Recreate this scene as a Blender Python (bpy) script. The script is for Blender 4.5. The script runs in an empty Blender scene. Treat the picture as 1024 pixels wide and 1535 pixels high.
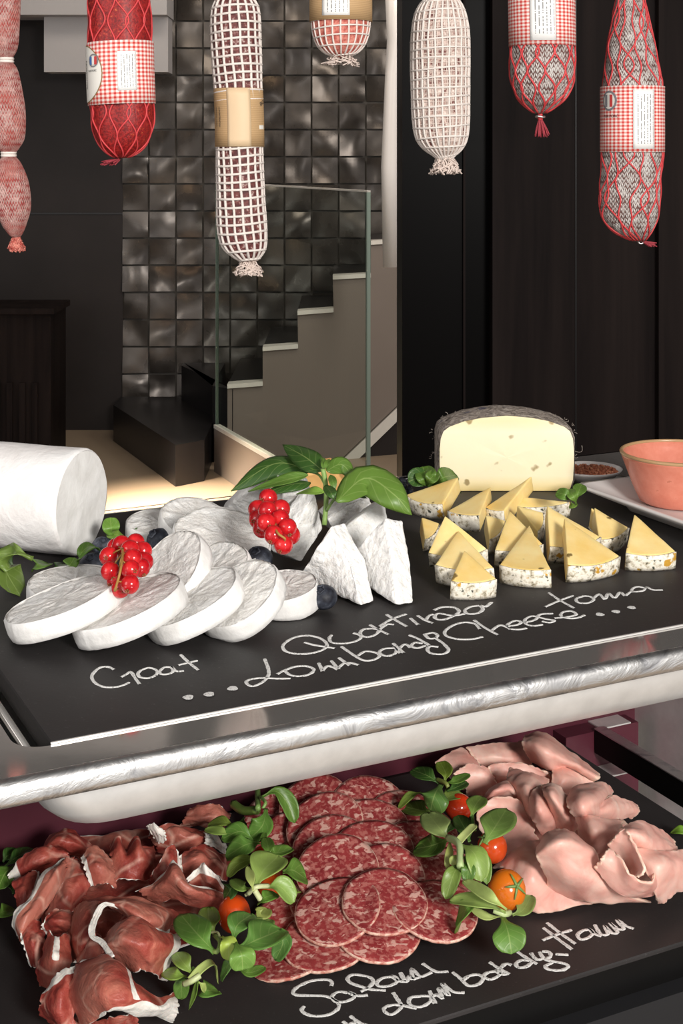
import bpy, bmesh, math, random
from mathutils import Vector, noise as mnoise
random.seed(7)
sc = bpy.context.scene
COL = sc.collection
V = Vector
PI = math.pi

# ------------------------------------------------------------------ camera
F = 50.0/36.0*1535.0          # focal length in pixels
YH = 230.0                    # horizon row
H = 1.35                      # camera height
cam = bpy.data.cameras.new('camera'); cam.lens = 50; cam.sensor_width = 36
cam.shift_y = -(767.5-YH)/1535.0
cam.clip_start = 0.02
co = bpy.data.objects.new('camera', cam); COL.objects.link(co)
co.location = (0, 0, H); co.rotation_euler = (PI/2, 0, 0)
sc.camera = co

# ------------------------------------------------------------------ light
w = bpy.data.worlds.new('world'); sc.world = w; w.use_nodes = True
bg = w.node_tree.nodes['Background']
wn = w.node_tree.nodes; wl = w.node_tree.links      # daylight from an assumed, unseen shop front (-Y), dim indoors behind
wtc = wn.new('ShaderNodeTexCoord'); wsp = wn.new('ShaderNodeSeparateXYZ'); wr = wn.new('ShaderNodeValToRGB')
wl.new(wtc.outputs['Generated'], wsp.inputs[0])
wmm = wn.new('ShaderNodeMapRange'); wmm.inputs[1].default_value = 1.0; wmm.inputs[2].default_value = -1.0
wl.new(wsp.outputs['Y'], wmm.inputs[0]); wl.new(wmm.outputs[0], wr.inputs[0])
wr.color_ramp.elements[0].position = 0.45; wr.color_ramp.elements[0].color = (0.10, 0.095, 0.09, 1)
wr.color_ramp.elements[1].position = 0.85; wr.color_ramp.elements[1].color = (1.0, 0.97, 0.94, 1)
wl.new(wr.outputs[0], bg.inputs[0]); bg.inputs[1].default_value = 0.62
sc.view_settings.view_transform = 'Standard'; sc.view_settings.look = 'None'
sc.view_settings.exposure = 0.0; sc.view_settings.gamma = 1.0; sc.view_settings.use_curve_mapping = False

def area(name, loc, target, sx, sy, power, color=(1, 1, 1), spread=180):
    l = bpy.data.lights.new(name, 'AREA'); l.shape = 'RECTANGLE'; l.size = sx; l.size_y = sy
    l.energy = power; l.color = color; l.spread = math.radians(spread)
    o = bpy.data.objects.new(name, l); COL.objects.link(o); o.location = loc
    o.rotation_euler = (V(target)-V(loc)).to_track_quat('-Z', 'Y').to_euler()
    return o
area('assumed_key_light', (1.0, -1.25, 1.95), (0.10, 1.0, 0.92), 0.5, 0.5, 76, (1, 0.96, 0.91))  # unseen window behind the camera, assumed from the frontal light
area('added_left_fill_light', (-1.7, -0.6, 1.9), (-0.05, 1.1, 1.0), 1.2, 1.2, 15, (1, 0.97, 0.95))  # unseen area lamp added as soft fill from the left
area('stair_fill_light', (-0.2, 5.0, 3.1), (-0.1, 6.3, 0.5), 1.6, 0.5, 24, (1, 0.88, 0.74))  # warm area lamp added to light the background stairs and floor
area('added_floor_stripe_light', (-2.4, 3.4, 3.4), (-0.62, 5.45, 0.0), 0.25, 0.25, 26, (1, 0.85, 0.65), 12)  # narrow area lamp added to throw the sunlit stripe on the floor
area('added_tile_light', (1.4, 4.2, 2.6), (-0.6, 6.9, 1.4), 0.5, 1.6, 38, (1, 0.93, 0.85))  # extra lamp, out of view, added to brighten the tiled wall

# ------------------------------------------------------------------ frames
u = V((0.8954, 0.4453, 0)); wv = V((-0.4453, 0.8954, 0)); O = V((-0.1486, 0.7252, 0))
ZU, ZL = 1.05, 0.83           # top faces of the two slate boards
def T(a, b, z): return O + u*a + wv*b + V((0, 0, z))
def PZ(x, y, z):
    Y = F*(H-z)/(y-YH); return V(((x-512)/F*Y, Y, z))
def PY(x, y, Y): return V(((x-512)/F*Y, Y, H-(y-YH)/F*Y))
def UP(x, y, h): return PZ(x, y, ZU+h*0.01)      # upper board, h in cm
def LO(x, y, h): return PZ(x, y, ZL+h*0.01)      # lower board

# ------------------------------------------------------------------ node helpers
class Mt:
    def __init__(s, name, base=(0.8, 0.8, 0.8), rough=0.5, metal=0.0, spec=0.5):
        s.m = bpy.data.materials.new(name); s.m.use_nodes = True
        s.nt = s.m.node_tree; s.b = s.nt.nodes['Principled BSDF']
        s.set('Base Color', (*base, 1)); s.set('Roughness', rough); s.set('Metallic', metal); s.set('Specular IOR Level', spec)
        s._co = None
    def set(s, k, v): s.b.inputs[k].default_value = v
    def n(s, t, **kw):
        x = s.nt.nodes.new(t)
        for k, v in kw.items(): setattr(x, k, v)
        return x
    def l(s, a, b): s.nt.links.new(a, b)
    def co(s, scale=(1, 1, 1)):
        tc = s.n('ShaderNodeTexCoord'); oi = s.n('ShaderNodeObjectInfo')
        mp = s.n('ShaderNodeMapping'); mp.inputs['Scale'].default_value = scale
        ad = s.n('ShaderNodeVectorMath', operation='ADD'); mu = s.n('ShaderNodeMath', operation='MULTIPLY'); mu.inputs[1].default_value = 3.7
        s.l(oi.outputs['Random'], mu.inputs[0]); s.l(tc.outputs['Object'], mp.inputs['Vector'])
        s.l(mp.outputs[0], ad.inputs[0]); s.l(mu.outputs[0], ad.inputs[1]); return ad.outputs[0]
    def uv(s): return s.n('ShaderNodeTexCoord').outputs['UV']
    def noise(s, scale, detail=4, rough=0.55, dist=0, co=None):
        x = s.n('ShaderNodeTexNoise'); x.inputs['Scale'].default_value = scale; x.inputs['Detail'].default_value = detail
        x.inputs['Roughness'].default_value = rough; x.inputs['Distortion'].default_value = dist
        s.l(co if co else s.co(), x.inputs['Vector']); return x.outputs['Fac']
    def vor(s, scale, feature='F1', co=None, out='Distance'):
        x = s.n('ShaderNodeTexVoronoi', feature=feature); x.inputs['Scale'].default_value = scale
        s.l(co if co else s.co(), x.inputs['Vector']); return x.outputs[out]
    def ramp(s, fac, stops, interp='LINEAR'):
        r = s.n('ShaderNodeValToRGB'); e = r.color_ramp; e.interpolation = interp
        while len(e.elements) < len(stops): e.elements.new(0.5)
        for i, (p, c) in enumerate(stops):
            e.elements[i].position = p; e.elements[i].color = (*c, 1) if len(c) == 3 else c
        s.l(fac, r.inputs[0]); return r.outputs[0]
    def g(s, fac, a, b): return s.ramp(fac, [(a, (0, 0, 0)), (b, (1, 1, 1))])
    def mix(s, fac, a, b, mode='MIX'):
        x = s.n('ShaderNodeMix', data_type='RGBA', blend_type=mode)
        for sock, val in ((x.inputs[0], fac), (x.inputs[6], a), (x.inputs[7], b)):
            if isinstance(val, (int, float)): sock.default_value = val
            elif isinstance(val, tuple): sock.default_value = (*val, 1)
            else: s.l(val, sock)
        return x.outputs[2]
    def math(s, op, a, b=0.0, c=0.0):
        x = s.n('ShaderNodeMath', operation=op)
        for i, val in enumerate((a, b, c)):
            if isinstance(val, (int, float)): x.inputs[i].default_value = val
            else: s.l(val, x.inputs[i])
        return x.outputs[0]
    def attr(s, name):
        return s.n('ShaderNodeAttribute', attribute_name=name).outputs['Fac']
    def color(s, c): s.l(c, s.b.inputs['Base Color']); return s
    def bump(s, fac, strength=0.3, dist=0.001):
        x = s.n('ShaderNodeBump'); x.inputs['Strength'].default_value = strength; x.inputs['Distance'].default_value = dist
        s.l(fac, x.inputs['Height']); s.l(x.outputs[0], s.b.inputs['Normal']); return s
    def sss(s, wt, rad, scale=0.004):
        s.set('Subsurface Weight', wt); s.set('Subsurface Radius', rad); s.set('Subsurface Scale', scale); return s
    def objcol(s): return s.n('ShaderNodeObjectInfo').outputs['Color']

def plain(name, c, r=0.5, m=0.0, spec=0.5, vary=0.15, scale=30, bump=0.0):
    t = Mt(name, c, r, m, spec)
    f = t.noise(scale, 5)
    t.color(t.mix(f, tuple(x*(1-vary) for x in c), tuple(min(1, x*(1+vary)) for x in c)))
    if bump: t.bump(f, bump)
    return t.m

MAT = {}
def build_materials():
    t = Mt('slate', rough=0.5); f = t.noise(9, 6); f2 = t.noise(500, 2)
    c = t.ramp(f, [(0.3, (0.016, 0.0145, 0.0145)), (0.75, (0.030, 0.026, 0.026))])
    t.color(t.mix(t.g(f2, 0.66, 0.8), c, (0.07, 0.065, 0.065))); t.l(t.ramp(f, [(0.3, (0.5,)*3), (0.7, (0.64,)*3)]), t.b.inputs['Roughness'])
    t.bump(f2, 0.12, 0.0005); t.set('Specular IOR Level', 0.38); MAT['slate'] = t.m
    t = Mt('chalk', rough=0.95, spec=0.1); f = t.noise(900, 3); t.color(t.ramp(f, [(0.30, (0.12, 0.117, 0.114)), (0.46, (0.74, 0.73, 0.71))])); MAT['chalk'] = t.m
    t = Mt('polished_steel', (0.62, 0.59, 0.56), 0.1, 0.8); f = t.noise(14, 5); t.l(t.ramp(f, [(0.35, (0.03,)*3), (0.75, (0.12,)*3)]), t.b.inputs['Roughness']); MAT['mirror'] = t.m
    t = Mt('bright_steel', (0.93, 0.92, 0.90), 0.36, 1.0)
    f = t.noise(26, 4, 0.6, 2.2, t.co((1, 1, 1.6))); t.color(t.ramp(f, [(0.32, (0.60, 0.60, 0.62)), (0.50, (0.98, 0.97, 0.96))])); t.bump(f, 0.35, 0.003); MAT['bright'] = t.m  # swirling reflections are painted into the steel colour
    t = Mt('satin_steel', (0.86, 0.84, 0.81), 0.4, 0.6); f = t.noise(60, 4); t.color(t.ramp(f, [(0.3, (0.80, 0.79, 0.77)), (0.7, (0.93, 0.92, 0.90))])); MAT['satin'] = t.m
    t = Mt('brushed_steel', (0.55, 0.54, 0.52), 0.32, 1.0); f = t.noise(90, 5, 0.6, 0, t.co((1, 1, 8))); t.color(t.ramp(f, [(0.3, (0.42, 0.41, 0.40)), (0.7, (0.66, 0.65, 0.62))])); MAT['brushed'] = t.m
    MAT['black'] = plain('black_metal', (0.004, 0.0037, 0.0037), 0.4, spec=0.2)
    MAT['wine'] = plain('wine_panel', (0.085, 0.014, 0.026), 0.45, vary=0.2, scale=12)
    MAT['cabinet'] = plain('cabinet_black', (0.007, 0.007, 0.0085), 0.6)
    # cheeses
    t = Mt('goat_paste', rough=0.6, spec=0.3); f = t.noise(120, 6, 0.62); v = t.noise(35, 4)
    c = t.ramp(f, [(0.3, (0.72, 0.69, 0.65)), (0.6, (0.84, 0.82, 0.79))]); t.color(t.mix(t.g(v, 0.5, 0.62), c, (0.88, 0.87, 0.85))); t.bump(f, 0.9, 0.003); t.sss(0.1, (1, .9, .8)); MAT['goat_paste'] = t.m
    t = Mt('goat_rind', rough=0.7, spec=0.25); f = t.noise(60, 6, 0.6); f2 = t.noise(220, 3)
    t.color(t.ramp(f, [(0.3, (0.74, 0.725, 0.70)), (0.62, (0.85, 0.84, 0.825))])); t.bump(t.math('ADD', f, t.math('MULTIPLY', f2, 0.3)), 0.5, 0.002); MAT['goat_rind'] = t.m
    t = Mt('goat_log', rough=0.65, spec=0.3); f = t.noise(26, 6, 0.6, 0.6); f2 = t.noise(160, 4)
    t.color(t.ramp(f, [(0.3, (0.78, 0.745, 0.725)), (0.45, (0.86, 0.83, 0.815)), (0.62, (0.90, 0.89, 0.88))])); t.bump(t.math('ADD', f, t.math('MULTIPLY', f2, 0.25)), 0.55, 0.004); MAT['goat_log'] = t.m
    t = Mt('quartirolo', rough=0.65, spec=0.3); f = t.noise(240, 5, 0.6); v = t.vor(140)
    t.color(t.ramp(f, [(0.25, (0.78, 0.75, 0.70)), (0.5, (0.90, 0.89, 0.87))])); t.bump(t.math('ADD', f, t.math('MULTIPLY', v, -0.6)), 0.8, 0.0025); t.sss(0.12, (1, .9, .8)); MAT['quartirolo'] = t.m
    t = Mt('tomme_paste', rough=0.45, spec=0.4); f = t.noise(40, 4); h = t.noise(85, 2, 0.4)
    c = t.ramp(f, [(0.3, (0.86, 0.59, 0.19)), (0.7, (0.93, 0.74, 0.35))])
    c = t.mix(t.g(h, 0.70, 0.735), c, (0.22, 0.15, 0.05)); t.color(c); t.sss(0.2, (1, .7, .35)); t.bump(t.noise(200), 0.15); MAT['tomme_paste'] = t.m
    t = Mt('tomme_cut', rough=0.5, spec=0.35); f = t.noise(30, 4); h = t.noise(75, 2, 0.4)
    sep = t.n('ShaderNodeSeparateXYZ'); t.l(t.n('ShaderNodeTexCoord').outputs['Object'], sep.inputs[0])
    edge = t.ramp(t.math('MULTIPLY', sep.outputs['Z'], 16), [(0.0, (0.80, 0.62, 0.26)), (0.22, (0.86, 0.77, 0.52)), (0.85, (0.87, 0.80, 0.58)), (1.0, (0.80, 0.70, 0.42))])
    c = t.mix(t.g(h, 0.66, 0.72), edge, (0.36, 0.27, 0.12)); t.color(c); t.sss(0.2, (1, .8, .5)); t.bump(t.noise(90), 0.2); MAT['tomme_cut'] = t.m
    t = Mt('tomme_rind', rough=0.8, spec=0.2); f = t.noise(300, 4, 0.6); f2 = t.noise(190, 3); f3 = t.noise(120, 2)
    c = t.ramp(f, [(0.32, (0.20, 0.17, 0.11)), (0.42, (0.58, 0.52, 0.40)), (0.52, (0.84, 0.79, 0.68))])
    c = t.mix(t.g(f2, 0.6, 0.66), c, (0.055, 0.06, 0.045)); c = t.mix(t.g(f3, 0.63, 0.68), c, (0.55, 0.30, 0.04)); t.color(c); t.bump(f, 0.6); MAT['tomme_rind'] = t.m
    t = Mt('tomme_crust', rough=0.9, spec=0.15); f = t.noise(120, 6, 0.65, 1.5); f2 = t.noise(60, 3)
    c = t.ramp(f, [(0.32, (0.09, 0.075, 0.065)), (0.5, (0.33, 0.28, 0.24)), (0.66, (0.60, 0.53, 0.46))]); t.color(t.mix(t.g(f2, 0.6, 0.7), c, (0.06, 0.06, 0.11))); t.bump(f, 1.0, 0.003); MAT['tomme_crust'] = t.m
    # cured meat
    t = Mt('prosciutto', rough=0.46, spec=0.4); fa = t.attr('fat')
    f = t.noise(42, 5, 0.6, 0.6); v = t.vor(38, 'DISTANCE_TO_EDGE', t.co((1, 1, 1))); gr = t.noise(320, 3)
    c = t.ramp(f, [(0.28, (0.13, 0.013, 0.012)), (0.46, (0.28, 0.042, 0.032)), (0.58, (0.36, 0.07, 0.05)), (0.74, (0.56, 0.18, 0.125))])
    wob = t.noise(28, 4)
    c = t.mix(t.ramp(t.noise(16, 3), [(0.46, (0, 0, 0)), (0.68, (0.6, 0.6, 0.6))]), c, (0.58, 0.25, 0.18)); veins = t.math('MULTIPLY', t.ramp(v, [(0.0, (1, 1, 1)), (0.07, (0, 0, 0))]), t.g(wob, 0.42, 0.58))
    c = t.mix(t.math('MULTIPLY', veins, 0.75), c, (0.72, 0.42, 0.33)); c = t.mix(t.math('MULTIPLY', t.g(gr, 0.5, 0.75), 0.25), c, (0.60, 0.2, 0.14))
    fn = t.math('ADD', fa, t.math('MULTIPLY', t.math('SUBTRACT', t.noise(55, 4), 0.5), 0.7))
    c = t.mix(t.ramp(fn, [(0.42, (0, 0, 0)), (0.58, (1, 1, 1))]), c, (0.84, 0.79, 0.73)); t.color(c); t.sss(0.1, (1, .35, .25), 0.003); t.bump(t.math('ADD', t.math('MULTIPLY', gr, 0.4), t.noise(75, 4, 0.6, 1.2)), 0.55, 0.002); MAT['prosciutto'] = t.m
    t = Mt('cooked_ham', rough=0.42, spec=0.45); f = t.noise(34, 5, 0.6, 0.8); g2 = t.noise(260, 3); fa = t.attr('fat')
    c = t.ramp(f, [(0.3, (0.70, 0.30, 0.25)), (0.52, (0.82, 0.455, 0.38)), (0.72, (0.88, 0.60, 0.51))])
    c = t.mix(t.math('MULTIPLY', fa, 0.6), c, (0.88, 0.66, 0.52)); t.color(c); t.sss(0.22, (1, .4, .28), 0.005); t.bump(g2, 0.2); MAT['ham'] = t.m
    t = Mt('salami_paste', rough=0.42, spec=0.45)
    n1 = t.noise(150, 3, 0.5, 0.5, t.co((1, 1.35, 1))); n2 = t.noise(330, 3, 0.5, 0.4); n3 = t.noise(45, 3)
    c = t.ramp(n3, [(0.3, (0.21, 0.020, 0.025)), (0.7, (0.38, 0.055, 0.055))])
    c = t.mix(t.ramp(n2, [(0.47, (0, 0, 0)), (0.6, (0.55, 0.55, 0.55))]), c, (0.60, 0.24, 0.20)); c = t.mix(t.ramp(n1, [(0.56, (0, 0, 0)), (0.61, (0.85, 0.85, 0.85))]), c, (0.72, 0.44, 0.37))
    t.color(c); t.sss(0.15, (1, .35, .3), 0.003); t.bump(n1, 0.3); MAT['salami_paste'] = t.m
    t = Mt('salami_rim', rough=0.6); f = t.noise(300, 3); t.color(t.ramp(f, [(0.35, (0.46, 0.14, 0.10)), (0.65, (0.76, 0.55, 0.44))])); MAT['salami_rim'] = t.m
    # plants and fruit
    t = Mt('leaf', rough=0.38, spec=0.45); uvn = t.n('ShaderNodeSeparateXYZ'); t.l(t.uv(), uvn.inputs[0])
    ax = t.math('ABSOLUTE', t.math('SUBTRACT', uvn.outputs[0], 0.5))
    vein = t.math('FRACT', t.math('SUBTRACT', t.math('MULTIPLY', uvn.outputs[1], 5.5), t.math('MULTIPLY', ax, 3.2)))
    vl = t.math('MULTIPLY', t.ramp(vein, [(0.0, (1, 1, 1)), (0.1, (0, 0, 0)), (0.93, (0, 0, 0)), (1, (1, 1, 1))]), 0.22)
    mid = t.ramp(ax, [(0.0, (0.5,)*3), (0.03, (0, 0, 0))])
    base = t.mix(t.noise(90, 3), (1.15, 0.98, 0.85), (1.7, 1.5, 1.25)); c = t.mix(1.0, t.objcol(), base, 'MULTIPLY')
    c = t.mix(t.math('MAXIMUM', vl, mid), c, (0.46, 0.58, 0.20)); t.color(c); t.bump(t.math('ADD', vl, t.noise(160, 2)), 0.22)
    tr = t.n('ShaderNodeBsdfTranslucent'); t.l(c, tr.inputs[0]); ms = t.n('ShaderNodeMixShader'); ms.inputs[0].default_value = 0.22
    out = t.nt.nodes['Material Output']; t.l(t.b.outputs[0], ms.inputs[1]); t.l(tr.outputs[0], ms.inputs[2]); t.l(ms.outputs[0], out.inputs[0]); MAT['leaf'] = t.m
    t = Mt('stem', rough=0.45); t.color(t.mix(1.0, t.objcol(), t.mix(t.noise(200), (0.8,)*3, (1.15,)*3), 'MULTIPLY')); t.sss(0.1, (.6, 1, .3)); MAT['stem'] = t.m
    t = Mt('tomato', rough=0.14, spec=0.6); t.color(t.mix(1.0, t.objcol(), t.mix(t.noise(40, 4), (0.85, 0.8, 0.8), (1.1, 1.2, 1.1)), 'MULTIPLY')); t.sss(0.25, (1, .3, .15), 0.004); MAT['tomato'] = t.m
    t = Mt('currant', rough=0.12, spec=0.6); t.color(t.ramp(t.noise(150, 3), [(0.35, (0.42, 0.004, 0.010)), (0.65, (0.66, 0.018, 0.022))])); t.sss(0.4, (1, .15, .1), 0.004); MAT['currant'] = t.m
    MAT['currant_tip'] = plain('currant_tip', (0.30, 0.13, 0.05), 0.7)
    t = Mt('blueberry', rough=0.55, spec=0.3); t.color(t.ramp(t.noise(140, 5, 0.6), [(0.35, (0.009, 0.009, 0.014)), (0.55, (0.035, 0.040, 0.055)), (0.75, (0.13, 0.14, 0.17))])); MAT['blueberry'] = t.m
    MAT['twig'] = plain('twig', (0.36, 0.19, 0.045), 0.6)
    # sausage skins
    def knit(name, cols, rows, light, dark, accent, acc_amt):
        t = Mt(name, rough=0.85, spec=0.2); s2 = t.n('ShaderNodeSeparateXYZ'); t.l(t.uv(), s2.inputs[0])
        fx = t.math('FRACT', t.math('MULTIPLY', s2.outputs[0], cols)); tri = t.math('ABSOLUTE', t.math('SUBTRACT', fx, 0.5))
        yy = t.math('FRACT', t.math('ADD', t.math('MULTIPLY', s2.outputs[1], rows), t.math('MULTIPLY', tri, 1.6)))
        bar = t.math('ABSOLUTE', t.math('SUBTRACT', yy, 0.5))
        h = t.math('MULTIPLY', t.math('SUBTRACT', 1.0, t.math('MULTIPLY', bar, 2.0)), t.ramp(tri, [(0.02, (0.2,)*3), (0.14, (1,)*3), (0.4, (1,)*3), (0.5, (0.35,)*3)]))
        nz = t.noise(130, 4, 0.6)
        k = t.math('ADD', h, t.math('MULTIPLY', t.math('SUBTRACT', nz, 0.5), 2.0))
        c = t.ramp(k, [(0.12, dark), (0.52, light)]); c = t.mix(t.math('MULTIPLY', t.g(t.noise(55, 3), 0.45, 0.62), acc_amt), c, accent); t.color(c); t.bump(h, 0.8, 0.002); return t.m
    MAT['pink_knit'] = knit('pink_knit', 40, 20, (0.80, 0.52, 0.47), (0.38, 0.06, 0.055), (0.60, 0.15, 0.12), 0.5)
    MAT['grey_knit'] = knit('grey_knit', 44, 19, (0.78, 0.74, 0.70), (0.15, 0.08, 0.07), (0.22, 0.10, 0.09), 0.25)
    t = Mt('paprika_skin', rough=0.5); f = t.noise(420, 4, 0.6); f2 = t.noise(30, 3)
    c = t.ramp(f, [(0.38, (0.15, 0.004, 0.005)), (0.58, (0.34, 0.012, 0.011))]); c = t.mix(t.math('MULTIPLY', t.g(f, 0.62, 0.7), t.g(f2, 0.42, 0.6)), c, (0.72, 0.30, 0.06)); t.color(c); t.bump(f, 0.6); MAT['paprika'] = t.m
    t = Mt('dark_skin', rough=0.7); f = t.noise(260, 4, 0.6); t.color(t.ramp(f, [(0.4, (0.075, 0.016, 0.016)), (0.56, (0.17, 0.045, 0.04)), (0.68, (0.55, 0.46, 0.42))])); t.bump(f, 0.5); MAT['dark_skin'] = t.m
    t = Mt('floured_skin', rough=0.85); f = t.noise(150, 4, 0.65, 0.8); t.color(t.ramp(f, [(0.36, (0.13, 0.035, 0.032)), (0.5, (0.50, 0.36, 0.31)), (0.62, (0.72, 0.62, 0.56))])); t.bump(f, 0.7, 0.002); MAT['floured'] = t.m
    t = Mt('pale_red_skin', rough=0.7); f = t.noise(260, 4, 0.6); t.color(t.ramp(f, [(0.38, (0.38, 0.06, 0.045)), (0.62, (0.68, 0.26, 0.20))])); MAT['pale_red'] = t.m
    MAT['string'] = plain('cotton_string', (0.66, 0.55, 0.49), 0.85, vary=0.12, scale=300)
    MAT['string_white'] = plain('white_netting', (0.74, 0.67, 0.62), 0.85, vary=0.1, scale=300)
    MAT['red_string'] = plain('red_netting', (0.62, 0.055, 0.06), 0.6, vary=0.2, scale=120)
    MAT['tassel'] = plain('tassel_red', (0.32, 0.035, 0.05), 0.8, vary=0.3, scale=300)
    t = Mt('gingham', rough=0.5, spec=0.3); s2 = t.n('ShaderNodeSeparateXYZ'); t.l(t.uv(), s2.inputs[0])
    a = t.math('GREATER_THAN', t.math('FRACT', t.math('MULTIPLY', s2.outputs[0], 42)), 0.5); b = t.math('GREATER_THAN', t.math('FRACT', t.math('MULTIPLY', s2.outputs[1], 28)), 0.5)
    t.color(t.ramp(t.math('MULTIPLY', t.math('ADD', a, b), 0.5), [(0.2, (0.86, 0.80, 0.76)), (0.5, (0.78, 0.34, 0.30)), (0.9, (0.60, 0.055, 0.05))])); MAT['gingham'] = t.m
    t = Mt('kraft', rough=0.6, spec=0.3); s2 = t.n('ShaderNodeSeparateXYZ'); t.l(t.uv(), s2.inputs[0])
    st = t.math('FRACT', t.math('MULTIPLY', s2.outputs[1], 60)); t.color(t.mix(t.g(st, 0.3, 0.7), (0.46, 0.29, 0.14), (0.55, 0.36, 0.19))); t.bump(st, 0.3); MAT['kraft'] = t.m
    MAT['kraft_flap'] = plain('kraft_flap', (0.68, 0.50, 0.31), 0.55, vary=0.06)
    t = Mt('printed_paper', rough=0.5, spec=0.3); s2 = t.n('ShaderNodeSeparateXYZ'); t.l(t.uv(), s2.inputs[0])
    fx = t.math('FRACT', t.math('MULTIPLY', s2.outputs[0], 7.0)); ln = t.math('MULTIPLY', t.math('GREATER_THAN', fx, 0.38), t.math('LESS_THAN', fx, 0.66))
    mp = t.n('ShaderNodeMapping'); mp.inputs['Scale'].default_value = (7, 75, 1); t.l(t.uv(), mp.inputs[0])
    wn = t.n('ShaderNodeTexWhiteNoise', noise_dimensions='2D'); fl = t.n('ShaderNodeVectorMath', operation='FLOOR'); t.l(mp.outputs[0], fl.inputs[0]); t.l(fl.outputs[0], wn.inputs[0])
    ink = t.math('MULTIPLY', ln, t.math('GREATER_THAN', wn.outputs[0], 0.28))
    inr = t.math('MULTIPLY', t.math('MULTIPLY', t.math('GREATER_THAN', s2.outputs[1], 0.08), t.math('LESS_THAN', s2.outputs[1], 0.92)), t.math('MULTIPLY', t.math('GREATER_THAN', s2.outputs[0], 0.1), t.math('LESS_THAN', s2.outputs[0], 0.93)))
    t.color(t.mix(t.math('MULTIPLY', t.math('MULTIPLY', ink, inr), 0.8), (0.82, 0.81, 0.79), (0.09, 0.09, 0.09))); MAT['printed'] = t.m
    MAT['paper'] = plain('cream_paper', (0.80, 0.78, 0.72), 0.5, vary=0.04)
    MAT['gold'] = plain('gold_print', (0.32, 0.20, 0.08), 0.5)
    MAT['ink'] = plain('black_ink', (0.03, 0.03, 0.03), 0.6)
    MAT['blue'] = plain('blue_print', (0.06, 0.16, 0.42), 0.5); MAT['redp'] = plain('red_print', (0.55, 0.05, 0.05), 0.5); MAT['greyp'] = plain('grey_print', (0.22, 0.22, 0.24), 0.5)
    # crockery
    t = Mt('terracotta_glaze', rough=0.25); f = t.noise(110, 3); t.color(t.ramp(f, [(0.35, (0.60, 0.19, 0.125)), (0.66, (0.66, 0.235, 0.16)), (0.72, (0.42, 0.12, 0.07))])); MAT['terracotta'] = t.m
    MAT['rim_glaze'] = plain('rim_glaze', (0.42, 0.26, 0.13), 0.3)
    MAT['porcelain'] = plain('porcelain', (0.80, 0.76, 0.74), 0.2, vary=0.02)
    t = Mt('grains', rough=0.6); v = t.vor(260); t.color(t.ramp(v, [(0.0, (0.78, 0.36, 0.20)), (0.6, (0.48, 0.15, 0.075))])); t.bump(v, 1.0, 0.003); MAT['grains'] = t.m
    MAT['cracker'] = plain('orange_fruit', (0.74, 0.42, 0.15), 0.55, vary=0.15, scale=60)
    t = Mt('mould_rind', rough=0.8); f = t.noise(90, 4); t.color(t.ramp(f, [(0.35, (0.45, 0.42, 0.24)), (0.6, (0.74, 0.71, 0.62))])); t.bump(f, 0.7, 0.002); MAT['mould'] = t.m
    # setting
    t = Mt('metal_tile', rough=0.3, metal=0.55); f = t.noise(5, 4); t.color(t.ramp(f, [(0.3, (0.055, 0.047, 0.042)), (0.7, (0.13, 0.112, 0.098))])); t.l(t.ramp(f, [(0.3, (0.2,)*3), (0.7, (0.36,)*3)]), t.b.inputs['Roughness']); MAT['tile'] = t.m
    MAT['grout'] = plain('grout', (0.09, 0.08, 0.07), 0.8)
    MAT['dark_stone'] = plain('dark_stone', (0.024, 0.019, 0.018), 0.5, spec=0.25, vary=0.35, scale=4)
    MAT['black_stone'] = plain('black_stone', (0.010, 0.009, 0.010), 0.35, vary=0.3, scale=8)
    MAT['floor'] = plain('floor_stone', (0.34, 0.255, 0.18), 0.35, vary=0.2, scale=2.5)
    MAT['taupe'] = plain('taupe_panel', (0.21, 0.17, 0.145), 0.55, vary=0.08, scale=4)
    MAT['pale_trim'] = plain('pale_trim', (0.74, 0.70, 0.64), 0.4, vary=0.05)
    MAT['plaster'] = plain('grey_plaster', (0.36, 0.34, 0.34), 0.6, vary=0.08, scale=3)
    t = Mt('dark_wood', rough=0.55, spec=0.06); f = t.noise(3.2, 6, 0.6, 0.4, t.co((7, 7, 0.35))); t.color(t.ramp(f, [(0.3, (0.0065, 0.0045, 0.0045)), (0.7, (0.020, 0.0135, 0.012))])); MAT['dark_wood'] = t.m
    t = Mt('gloss_black', (0.0025, 0.002, 0.002), 0.35, spec=0.05); MAT['gloss_black'] = t.m
    t = Mt('glass'); tp = t.n('ShaderNodeBsdfTransparent'); tp.inputs[0].default_value = (0.93, 0.96, 0.94, 1); gl = t.n('ShaderNodeBsdfGlossy'); gl.inputs['Roughness'].default_value = 0.03
    ms = t.n('ShaderNodeMixShader'); ms.inputs[0].default_value = 0.05; t.l(tp.outputs[0], ms.inputs[1]); t.l(gl.outputs[0], ms.inputs[2]); t.l(ms.outputs[0], t.nt.nodes['Material Output'].inputs[0])
    MAT['glass'] = t.m
    t = Mt('glass_edge', (0.30, 0.38, 0.32), 0.2); MAT['glass_edge'] = t.m
build_materials()

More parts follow.
